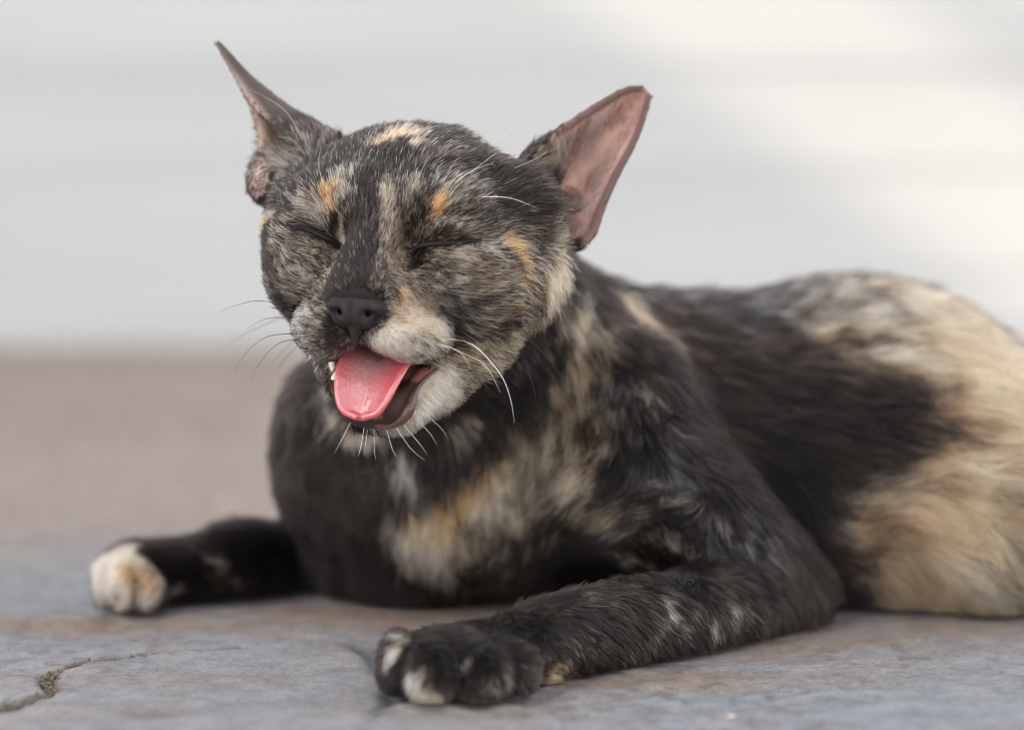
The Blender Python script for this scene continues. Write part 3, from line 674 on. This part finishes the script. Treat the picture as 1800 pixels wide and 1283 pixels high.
# ------------------------------------------------------------------ regions of the skin
def poly_px(px, poly):
    x, y = px[:, 0], px[:, 1]; ins = np.zeros(len(px), bool); n = len(poly); j = n - 1
    for i in range(n):
        xi, yi = poly[i]; xj, yj = poly[j]
        ins ^= ((yi > y) != (yj > y)) & (x < (xj - xi) * (y - yi) / (yj - yi + 1e-9) + xi); j = i
    return ins
def near(p, pts, chunk=20000):
    """distance to the nearest of a few points"""
    pts = np.asarray(pts, float); o = np.full(len(p), 9.0)
    i = np.nonzero(((p > pts.min(0) - 1) & (p < pts.max(0) + 1)).all(1))[0]
    for s in range(0, len(i), chunk):
        o[i[s:s + chunk]] = np.sqrt(sqd(p[i[s:s + chunk]], pts).min(1))
    return o
def to_head(p):
    v = p - H0; return np.stack([v @ HX, v @ HF, v @ HU], -1)
NOSE_C = hd(0, 3.75, -1.75)
def bare(p, n):
    """0 where hair grows, 1 where the skin is bare: nose, lids, mouth, inside of the ears; and what kind of skin it is"""
    h = to_head(p)
    mouth = (((h[:, 0] - .02) / 1.12) ** 2 + ((h[:, 1] - 1.75) / 1.2) ** 2 + ((h[:, 2] + 3.45) / .8) ** 2 < 1) & ((h[:, 1] < 2.2) | (h[:, 2] > -3.6))
    gum = poly_px(pix(p), [(578, 640), (578, 668), (584, 705), (598, 737), (630, 751), (664, 753), (697, 743), (716, 721), (726, 694), (744, 667), (770, 648), (740, 636), (640, 615)]) & (h[:, 1] > .2) & (h[:, 2] < -3.2) & (np.abs(h[:, 0]) < 1.9)
    mouth = mouth | gum
    nose = (((h[:, 0]) / .78) ** 2 + ((h[:, 1] - 3.85) / .75) ** 2 + ((h[:, 2] + 1.95) / .52) ** 2 < 1)
    lid = (near(p, LID_N[2:]) < .125) | (near(p, LID_F[2:]) < .125)
    dn = near(p, EN[::7]); df = near(p, EL[::7])
    toward = n @ (-FWD)
    hx = h[:, 0]
    earn = (dn < .26) & (toward > 0.12) & (hx > 3.35)
    fold = near(p, [P(x, y, Y) for x, y, Y in ((985, 330, 2.9), (1000, 335, 3.0), (1015, 340, 3.0), (1034, 356, 2.5), (1052, 372, 2.05))])
    earn |= (fold < .36) & (toward > 0) & (hx > 3.2)
    earn |= (near(p, [P(1020, 394, 2.1)]) < .5) & (toward > .25)
    earf = ((df < .24) & (hx < -2.6)) | ((near(p, [P(452, 312, 2.5)]) < .62) & (hx < -3.2))
    return mouth, nose, lid, earn, earf, dn, df

# ------------------------------------------------------------------ materials of the cat
skin_mat, _t, _b = attr_mat('cat_skin', .6)
_b.inputs['Subsurface Weight'].default_value = .25
_b.inputs['Subsurface Radius'].default_value = (.004, .0015, .001)
_b.inputs['Subsurface Scale'].default_value = 1.0
_n = _t.nodes.new('ShaderNodeTexNoise'); _n.inputs['Scale'].default_value = 900
_bp = _t.nodes.new('ShaderNodeBump'); _bp.inputs['Strength'].default_value = .25; _bp.inputs['Distance'].default_value = .0004
_t.links.new(_n.outputs['Fac'], _bp.inputs['Height']); _t.links.new(_bp.outputs[0], _b.inputs['Normal'])

fur_mat = bpy.data.materials.new('cat_fur'); fur_mat.use_nodes = True
_t = fur_mat.node_tree; _t.nodes.remove(_t.nodes['Principled BSDF'])
_h = _t.nodes.new('ShaderNodeBsdfHairPrincipled'); _h.model = 'CHIANG'; _h.parametrization = 'COLOR'
_h.inputs['Roughness'].default_value = .45; _h.inputs['Radial Roughness'].default_value = .6; _h.inputs['Coat'].default_value = .0
_h.inputs['Random Roughness'].default_value = .2; _h.inputs['IOR'].default_value = 1.28
_a = _t.nodes.new('ShaderNodeAttribute'); _a.attribute_name = 'col'
_t.links.new(_a.outputs['Color'], _h.inputs['Color'])
_t.links.new(_h.outputs[0], _t.nodes['Material Output'].inputs['Surface'])

nose_mat, _t, _b = new_mat('nose_leather')
_b.inputs['Base Color'].default_value = (.017, .0105, .0105, 1); _b.inputs['Roughness'].default_value = .36; _b.inputs['Specular IOR Level'].default_value = .35
_n = _t.nodes.new('ShaderNodeTexVoronoi'); _n.inputs['Scale'].default_value = 2600
_bp = _t.nodes.new('ShaderNodeBump'); _bp.inputs['Strength'].default_value = .5; _bp.inputs['Distance'].default_value = .0003
_t.links.new(_n.outputs['Distance'], _bp.inputs['Height']); _t.links.new(_bp.outputs[0], _b.inputs['Normal'])

lid_mat, _t, _b = new_mat('lid_skin')
_b.inputs['Base Color'].default_value = (.012, .008, .007, 1); _b.inputs['Roughness'].default_value = .6; _b.inputs['Specular IOR Level'].default_value = .2

lip_mat, _t, _b = new_mat('lip_skin')
_n = _t.nodes.new('ShaderNodeTexNoise'); _n.inputs['Scale'].default_value = 260
_r = _t.nodes.new('ShaderNodeValToRGB'); _r.color_ramp.elements[0].position = .42; _r.color_ramp.elements[0].color = (.035, .018, .014, 1)
_r.color_ramp.elements[1].position = .62; _r.color_ramp.elements[1].color = (.17, .085, .07, 1)
_t.links.new(_n.outputs['Fac'], _r.inputs[0]); _t.links.new(_r.outputs[0], _b.inputs['Base Color'])
_b.inputs['Roughness'].default_value = .3

tongue_mat, _t, _b = new_mat('tongue_flesh')
_b.inputs['Base Color'].default_value = (.62, .2, .2, 1); _b.inputs['Roughness'].default_value = .36
_b.inputs['Subsurface Weight'].default_value = .25; _b.inputs['Subsurface Radius'].default_value = (.004, .0012, .001); _b.inputs['Subsurface Scale'].default_value = .6
_b.inputs['Coat Weight'].default_value = 1.0; _b.inputs['Coat Roughness'].default_value = .06; _b.inputs['Coat IOR'].default_value = 1.6

tooth_mat, _t, _b = new_mat('tooth_enamel')
_b.inputs['Base Color'].default_value = (.80, .76, .68, 1); _b.inputs['Roughness'].default_value = .2

whisker_mat, _t, _b = new_mat('pale_whisker')
_b.inputs['Base Color'].default_value = (.82, .79, .74, 1); _b.inputs['Roughness'].default_value = .35
dark_whisker_mat, _t, _b = new_mat('dark_whisker')
_b.inputs['Base Color'].default_value = (.05, .045, .045, 1); _b.inputs['Roughness'].default_value = .4

# ------------------------------------------------------------------ cat: body
cat = bpy.data.objects.new('cat', None); COL.objects.link(cat)
cat.empty_display_size = .05
cat['label'] = 'tortoiseshell kitten lying on the stone paving, eyes shut, mouth open with pink tongue out'
cat['category'] = 'cat'
mouth, nose_z, lid, earn, earf, dN, dF = bare(BV, BN)
share, pale = coat(BV, BN)
vcol = DARK + (pale * .55 - DARK) * share[:, None]
PINK = np.array((.46, .275, .24))
PKD = np.array((.15, .085, .075))
toward = BN @ (-FWD)
nv = noise(BV, 1.3)[:, None] * .5 + .5
hv = to_head(BV)
edge = smooth(.09, .22, near(BV, np.concatenate([EN[0::44], EN[43::44]])))[:, None]
ear_shade = (smooth(300, 420, pix(BV)[:, 1]) * .7 + .3 * noise(BV * [1, 1, 1], 3.5, 9))[:, None]  # shading towards the near ear's bottom, put into the skin colour, plus mottling
pk = PINK * (.8 + .4 * nv); pk = pk + (np.array((.30, .175, .165)) - pk) * np.clip(ear_shade, 0, 1)
vcol = np.where(earn[:, None], PKD * .8 + (pk - PKD * .8) * edge, vcol)
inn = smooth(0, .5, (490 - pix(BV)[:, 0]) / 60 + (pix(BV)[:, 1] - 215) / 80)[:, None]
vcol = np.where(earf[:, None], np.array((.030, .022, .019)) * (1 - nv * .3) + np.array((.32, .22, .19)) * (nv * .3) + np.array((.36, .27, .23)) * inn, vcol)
vcol = np.where((mouth | (near(BV, [hd(0, 1.6, -3.4)]) < .9))[:, None], np.where((noise(BV, 4.0, 2) > -.5)[:, None] & (hv[:, 2] < -3.75)[:, None], np.array((.045, .023, .018)), np.array((.24, .095, .085))), vcol)
vcol = np.where((near(BV, [NOSE_C, hd(.4, 3.6, -1.9), hd(-.4, 3.6, -1.9), hd(0, 3.6, -2.3)]) < .62)[:, None], np.array((.012, .008, .008)), vcol)
vcol = np.where(lid[:, None], np.array((.012, .008, .007)), vcol)
body = link_mesh('body', BV, BQ, skin_mat, cat)
ca = body.data.color_attributes.new('col', 'FLOAT_COLOR', 'POINT')
ca.data.foreach_set('color', np.column_stack([vcol, np.ones(len(BV))]).astype(np.float32).ravel())

# ------------------------------------------------------------------ cat: nose, tongue, lips, lids, teeth, whiskers
lo = H0 - 3; Fn = Field(NOSE_C - 1.6, NOSE_C + 1.6, .035)
Fn.ell(hd(0, 3.55, -1.70), (.58, .50, .32), .2, HM)
Fn.ell(hd(0, 3.78, -1.95), (.34, .40, .42), .2, HM)
for s in (-1, 1):
    Fn.ell(hd(.47 * s, 3.55, -1.86), (.33, .42, .26), .2, HM)
    Fn.ell(hd(.30 * s, 3.5, -2.2), (.22, .40, .28), .15, HM)
Fn.cap(hd(0, 3.85, -2.2), hd(0, 3.55, -2.8), .17, .10, .15)
for s in (-1, 1):
    Fn.chain([hd(.28 * s, 4.08, -2.14), hd(.42 * s, 4.00, -2.05), hd(.58 * s, 3.90, -2.08), hd(.78 * s, 3.75, -2.0)], [.06, .11, .09, .05], .08, cut=True)
    Fn.cap(hd(.42 * s, 4.3, -2.08), hd(.34 * s, 3.1, -1.95), .065, .08, .05, cut=True)
Fn.cap(hd(0, 4.22, -1.75), hd(0, 3.8, -2.75), .025, .03, .06, cut=True)
V, Q = Fn.mesh(); link_mesh('nose', V, Q, nose_mat, cat)

Ft = Field(hd(0, 2.2, -3.9) - 2.4, hd(0, 2.2, -3.9) + 2.4, .045)
spn = spline([(.2, .4, -2.95), (.2, 1.25, -3.08), (.2, 2.0, -3.35), (.16, 2.58, -3.85), (.11, 2.82, -4.38), (.08, 2.88, -4.76)], 46)
wid = np.interp(np.linspace(0, 1, 46), [0, .25, .45, .6, .75, .87, .95, 1], [.7, .84, .90, .83, .70, .56, .40, .12])
pts = []
for i in range(46):
    u = i / 45; tng = spn[min(i + 1, 45)] - spn[max(i - 1, 0)]; up = np.array([0, -tng[2], tng[1]]); up /= np.linalg.norm(up)
    for v in np.linspace(-1, 1, 36):
        q = spn[i] + np.array([v * wid[i], 0, 0]) + up * ((v * v) * .30 * (1 - .45 * u) - .045 * (1 - u ** 3) * math.exp(-(v / .10) ** 2) + .06 * math.sin(u * 3.1) * abs(v))
        pts.append(hd(*q))
Ft.sheet(np.array(pts), .10, .02)
V, Q = Ft.mesh(); tongue = link_mesh('tongue', V, Q, tongue_mat, cat)
th = to_head(V); r_ = np.clip((th[:, 2] + 3.1) / -1.6, 0, 1)
ta = tongue.data.attributes.new('rough_zone', 'FLOAT', 'POINT')      # papillae sit on the middle and back, the rim and tip are smooth
ta.data.foreach_set('value', (np.clip(1 - np.abs(th[:, 0]) / .62, 0, 1) ** .6 * np.clip(1.25 - r_ * 1.3, 0, 1)).astype(np.float32))
_t = tongue_mat.node_tree; _b = _t.nodes['Principled BSDF']
_z = _t.nodes.new('ShaderNodeAttribute'); _z.attribute_name = 'rough_zone'
_v = _t.nodes.new('ShaderNodeTexVoronoi'); _v.inputs['Scale'].default_value = 2900; _v.inputs['Randomness'].default_value = .9
_tc = _t.nodes.new('ShaderNodeTexCoord'); _t.links.new(_tc.outputs['Object'], _v.inputs['Vector'])
_mm = _t.nodes.new('ShaderNodeMath'); _mm.operation = 'MULTIPLY'; _t.links.new(_v.outputs['Distance'], _mm.inputs[0]); _t.links.new(_z.outputs['Fac'], _mm.inputs[1])
_bp = _t.nodes.new('ShaderNodeBump'); _bp.inputs['Strength'].default_value = .4; _bp.inputs['Distance'].default_value = .0005; _bp.invert = True
_w = _t.nodes.new('ShaderNodeTexNoise'); _w.inputs['Scale'].default_value = 420; _w.inputs['Detail'].default_value = 3; _t.links.new(_tc.outputs['Object'], _w.inputs['Vector'])
_wb = _t.nodes.new('ShaderNodeBump'); _wb.inputs['Strength'].default_value = .5; _wb.inputs['Distance'].default_value = .0008
_t.links.new(_w.outputs['Fac'], _wb.inputs['Height']); _t.links.new(_wb.outputs[0], _b.inputs['Coat Normal']); _t.links.new(_wb.outputs[0], _bp.inputs['Normal'])
_t.links.new(_mm.outputs[0], _bp.inputs['Height']); _t.links.new(_bp.outputs[0], _b.inputs['Normal'])
_mx = _t.nodes.new('ShaderNodeMix'); _mx.data_type = 'RGBA'; _mx.inputs['A'].default_value = (.50, .105, .112, 1); _mx.inputs['B'].default_value = (.45, .225, .232, 1)
_t.links.new(_z.outputs['Fac'], _mx.inputs['Factor']); _t.links.new(_mx.outputs['Result'], _b.inputs['Base Color'])

LOWLIP = spline([(580, 668), (586, 705), (600, 738), (630, 752), (664, 754), (698, 744), (717, 722), (727, 694), (745, 668), (770, 648)], 40)
LIP3 = np.array([on_skin(*p)[0] for p in LOWLIP])
for k in range(1, 39): LIP3[k] = (LIP3[k - 1] + 2 * LIP3[k] + LIP3[k + 1]) / 4
V, Q = tube(LIP3 - FWD * .05, .03 + .13 * np.exp(-((np.arange(40) - 26) / 5.) ** 2) + .02 * np.sin(np.arange(40) * 1.7) ** 2, 9); link_mesh('lower_lip', V, Q, lip_mat, cat)
for L in (LID_N, LID_F):
    tp = np.sin(np.linspace(.10, 2.98, len(L))) ** .7
    V, Q = tube(L + FWD * .01, .015 + .058 * tp, 8); link_mesh('eyelid', V, Q, lid_mat, cat)
for px, py, d in ((584, 636, (4, 26)), (588, 668, (3, -16))):
    a = on_skin(px, py)[0] - FWD * .02; b = a + (d[0] * RGT - d[1] * UPV) * .0147
    V, Q = tube(np.array([a + (b - a) * t for t in (0, .3, .6, .85, 1)]), [.11, .10, .07, .04, .012], 8); link_mesh('tooth', V, Q, tooth_mat, cat)

def whisker(path, r, mat, dY=0.0):
    a, n = on_skin(*path[0]); Y0 = a[1]
    p3 = [a - n * .03] + [P(x, y, Y0 + dY * (i + 1) / (len(path) - 1) - .25) for i, (x, y) in enumerate(path[1:])]
    q = spline(p3, 18)
    V, Q = tube(q, r * (1 - .86 * np.linspace(0, 1, 18) ** 1.3), 5); link_mesh('whisker', V, Q, mat, cat)
for path in (
    [(520, 540), (456, 529), (415, 537), (376, 552)], [(514, 566), (467, 570), (418, 594), (384, 622)], [(520, 560), (470, 560), (430, 580)],
    [(524, 586), (467, 593), (427, 627), (412, 655)], [(531, 596), (488, 605), (452, 645), (440, 682)], [(527, 606), (499, 615), (476, 640)], [(535, 612), (500, 632), (482, 660)]):
    whisker(path, .011, dark_whisker_mat, -1.0)
for path, r in (
    ([(782, 594), (832, 607), (879, 657), (897, 700), (904, 742)], .0115), ([(764, 604), (807, 618), (829, 650)], .008), ([(790, 610), (850, 640), (880, 690)], .008),
    ([(640, 752), (634, 786), (629, 804)], .007), ([(646, 754), (642, 784), (639, 800)], .0055), ([(657, 754), (658, 790), (661, 810)], .0055), ([(694, 750), (722, 788), (748, 810)], .0055), ([(616, 742), (600, 774), (588, 796)], .0055), ([(606, 738), (584, 770), (568, 792)], .0055), ([(598, 730), (568, 764), (548, 786)], .0055), ([(706, 744), (736, 778), (752, 800)], .0055), ([(678, 752), (690, 790), (700, 806)], .0055), ([(730, 735), (756, 762), (768, 782)], .0055), ([(745, 725), (775, 752), (790, 775)], .0055),
    ([(833, 345), (894, 348), (944, 366)], .008), ([(850, 262), (880, 242), (912, 218)], .006), ([(791, 326), (828, 302), (866, 286)], .007), ([(800, 318), (845, 290), (880, 262)], .006), ([(535, 250), (500, 194), (440, 157)], .006), ([(890, 300), (930, 285), (985, 255)], .005), ([(570, 330), (560, 290), (565, 255)], .005)):
    whisker(path, r, whisker_mat, -.6)
for path, r in (([(775, 590), (843, 610), (905, 655)], .008), ([(770, 620), (800, 640), (815, 670)], .007), ([(760, 640), (790, 665), (800, 690)], .007), ([(890, 560), (945, 610), (990, 665)], .006), ([(880, 610), (930, 660), (945, 720)], .006)):
    whisker(path, r, dark_whisker_mat, -.3)

# ------------------------------------------------------------------ cat: fur
cornersV = BV[BQ]; fc = cornersV.mean(1); fa = np.linalg.norm(np.cross(cornersV[:, 2] - cornersV[:, 0], cornersV[:, 3] - cornersV[:, 1]), axis=1) / 2
fn = np.cross(cornersV[:, 2] - cornersV[:, 0], cornersV[:, 3] - cornersV[:, 1]); fn /= np.linalg.norm(fn, axis=1, keepdims=True) + 1e-12
fd, fL, fA = lie(fc, fn)
vd = (fc - CAM); vd /= np.linalg.norm(vd, axis=1, keepdims=True)
face_to = -(fn * vd).sum(1)
pxf = pix(fc)
inview = (pxf[:, 0] > -60) & (pxf[:, 0] < 1860) & (pxf[:, 1] > -60) & (pxf[:, 1] < 1330)
dens = np.clip(430 / fL ** .9, 320, 1300)
seen = (face_to > -.3) & inview
dens = np.where((fc[:, 2] < 4.2) & (fL < .75), dens * 1.35, dens)
dens = np.where(seen, dens, dens * .28)
mouth, nose_z, lid, earn, earf, dN, dF = bare(fc, fn)
hf = to_head(fc)
lipd = near(fc, LIP3)
dens *= ~(mouth | nose_z | lid); dens *= np.where(lipd < .09, 0, 1) * np.where(near(fc, LIP3[22:32]) < .19, 0, 1)
medial = 1 - smooth(.0, 1.1, near(fc, EN[0::44]))                # hair springs from the inner margin of the ear
dens *= np.where(earn, .34 + .12 * medial + .0 * (1 - smooth(.02, .14, near(fc, np.concatenate([EN[0::44], EN[43::44]])))), 1)
dens *= np.where(earf, .35, 1)
dens *= (fc[:, 2] > .06)
cnt = rng.poisson(dens * fa * FUR_SCALE)
fi = np.repeat(np.arange(len(fc)), cnt); N = len(fi)
a, b = rng.random(N), rng.random(N)
cv = cornersV[fi]
root = (cv[:, 0] * ((1 - a) * (1 - b))[:, None] + cv[:, 1] * (a * (1 - b))[:, None] + cv[:, 2] * (a * b)[:, None] + cv[:, 3] * ((1 - a) * b)[:, None])
nn = fn[fi]; dd = fd[fi]; LL = fL[fi].copy(); AA = fA[fi].copy()
ein = earn[fi] & (near(root, np.concatenate([EN[0::44], EN[43::44]])) > .12)
LL[ein] = np.minimum(rng.uniform(.6, 1.4, ein.sum()), near(root[ein], EN[43::44]) * .8)
across = EN.reshape(60, 44, 3)[30, 36] - EN.reshape(60, 44, 3)[34, 4]; across = across / np.linalg.norm(across)
dd[ein] = across + .15 * RGT; dd -= nn * (dd * nn).sum(1)[:, None]; dd /= np.linalg.norm(dd, axis=1, keepdims=True) + 1e-9
AA[ein] = .17
om = (dN[fi] < .27) & ~ein & (to_head(root)[:, 0] > 3.2)
LL[om] = np.minimum(LL[om], np.where(near(root[om], np.concatenate([EN[0::44], EN[43::44]])) < .3, .07, .16)); AA[om] = .06
LL *= rng.uniform(.65, 1.15, N) * (1 + .25 * noise(root, 1.2, 40))
LL *= np.where(rng.random(N) < .03, 1.4, 1.0)
side = np.cross(nn, dd)
hdm = (np.linalg.norm((to_head(root) - np.array([0, 0, -.6])) / np.array([5.2, 5.0, 4.9]), axis=1) < 1)
jit = rng.normal(0, .16, N) + .28 * noise(root, 1.1, 60) + .16 * noise(root, 3.0, 33)
dirn = dd * np.cos(jit)[:, None] + side * np.sin(jit)[:, None]
lift = np.clip(AA * np.where(hdm, 1.0, .6) + rng.normal(0, .08, N) + .10 * noise(root, 1.7, 15), .04, 1.0)
KPT = 5
s = np.linspace(0, 1, KPT)
ang = lift[:, None] * (1.5 - .95 * s[None])
st = LL[:, None] / (KPT - 1)
inc = (np.cos(ang)[..., None] * dirn[:, None] + np.sin(ang)[..., None] * nn[:, None]) * st[..., None]
curl = rng.normal(0, .07, (N, 1, 1)) * side[:, None] * st[..., None] * (s[None, :, None])
pts = np.empty((N, KPT, 3)); pts[:, 0] = root - nn * .02
pts[:, 1:] = pts[:, :1] + np.cumsum((inc + curl)[:, :-1], 1)
# hairs lean together in small locks
ishead = (np.linalg.norm((to_head(root) - np.array([0, 0, -.6])) / np.array([5.2, 5.0, 4.9]), axis=1) < 1)
shift = dd * (LL * np.where(ishead, .7, .45) * noise(root, 5.0, 81) + LL * rng.uniform(-.35, .35, N))[:, None]     # pale and dark hairs reach into each other along their lie
share, pale = coat(root - shift, nn)
share[ein] = .6; pale[ein] = np.array((.70, .58, .49))
lockn = rng.random(N)
gsz = np.clip(LL * .26, .06, .34)
cen = np.nonzero(rng.random(N) < np.clip(1.0 / (dens[fi] * gsz ** 2 * 1.2 + 1), 0, 1))[0]
kd = KDTree(len(cen))
for j, i in enumerate(cen): kd.insert(root[i], j)
kd.balance()
cl = np.fromiter((kd.find(r)[1] for r in root.tolist()), np.int64, N)
ci = cen[cl]
rel = pts - pts[:, :1]
tgt = pts[ci]
wgt = (np.where(ishead, .28, .34) * rng.uniform(.4, 1.2, N))[:, None] * s[None] ** 1.4
pts = pts * (1 - wgt[..., None]) + tgt * wgt[..., None]
pts[:, 1:, 2] = np.maximum(pts[:, 1:, 2], .03)
# pale or dark hair: by the markings, in locks
lk = np.where(ishead, .40, .5)
u = lk * rng.random(len(cen))[cl] + (1 - lk) * rng.random(N) + np.where(ishead, .12, .22) * noise(root, 2.6, 71)
share = np.where(ishead & ~ein & (share > .12) & (share < .9), .42 + (share - .42) * 1.12, share)
o = np.argsort(u); rank = np.empty(N); rank[o] = (np.arange(N) + .5) / N
sf = np.where(ishead, .05, .20)
blend = 1 - smooth(-sf, sf, rank - share)
blend = np.where(share < .04, blend * .5, blend)
paleC = pale * (1 + rng.normal(0, .14, N))[:, None] * np.where(ishead[:, None], np.array((1.10, 1.0, .88)), 1.0)
darkC = DARK * rng.uniform(.6, 1.7, N)[:, None] + np.array((.012, .008, .006)) * (rng.random(N) ** 3)[:, None]
darkC = darkC + np.where(ishead, 1.0, 0.0)[:, None] * np.array((.0050, .0038, .0034))
darkC[ein] = np.array((.15, .085, .065))
darkC = darkC + (pale * .30 - darkC) * (np.clip(share - np.where(ishead, .45, .3), 0, 1) ** 1.2)[:, None]
col = np.clip(darkC + (paleC - darkC) * blend[:, None], .004, .92)
rad = (.0092 + .0050 * np.minimum(LL, 1.4)) * np.where(seen[fi], 1.0, 1.7) * rng.uniform(.75, 1.2, N)
rad[ein] = .0095
guard = ishead & (dN[fi] > .3) & (dF[fi] > .3) & (rng.random(N) < .07) & (rng.random(N) < share + .3) & (LL > .18)
col[guard] = np.clip((pale[guard] * .35 + np.array(W) * .65) * rng.uniform(.75, 1.15, guard.sum())[:, None], 0, .9)
rad[guard] *= 1.25
rad *= np.where((root[:, 2] < 4.2) & (LL < .8) & ~ishead, .8, 1)
print('strands', N, 'locks', len(cen))
FACT = np.array([1.0, 1.0, .9, .65, .16])
region = np.where(ishead & (dN[fi] < .3) & (to_head(root)[:, 0] > 3.2), 1, np.where(ishead & (dF[fi] < .3) & (to_head(root)[:, 0] < -2.4), 2, np.where(ishead, 0, 3)))
pr = pix(root)
near_leg = (region == 3) & (root[:, 1] < 5.2) & poly_px(pr, [(600, 1085), (880, 1060), (1000, 960), (1150, 950), (1300, 880), (1520, 1050), (1520, 1300), (600, 1300)])
far_leg = (region == 3) & (root[:, 0] < -4.6) & (root[:, 2] < 3.2) & (root[:, 1] > 4)
region = np.where(near_leg, 4, np.where(far_leg, 5, region))
for r, nm in ((0, 'head_fur'), (1, 'ear_fur'), (2, 'ear_fur'), (3, 'trunk_fur'), (4, 'foreleg_fur'), (5, 'foreleg_fur')):
    i = np.nonzero(region == r)[0]
    if len(i) == 0: continue
    hc = bpy.data.hair_curves.new(nm)
    hc.add_curves([KPT] * len(i))
    hc.attributes['position'].data.foreach_set('vector', (pts[i] * S).astype(np.float32).ravel())
    ra = hc.attributes.get('radius') or hc.attributes.new('radius', 'FLOAT', 'POINT')
    ra.data.foreach_set('value', (rad[i][:, None] * FACT[None] * S).astype(np.float32).ravel())
    cc = hc.attributes.new('col', 'FLOAT_COLOR', 'CURVE')
    cc.data.foreach_set('color', np.column_stack([col[i], np.ones(len(i))]).astype(np.float32).ravel())
    hc.materials.append(fur_mat)
    fo = bpy.data.objects.new(nm, hc); COL.objects.link(fo); fo.parent = cat
    fo['kind'] = 'stuff'
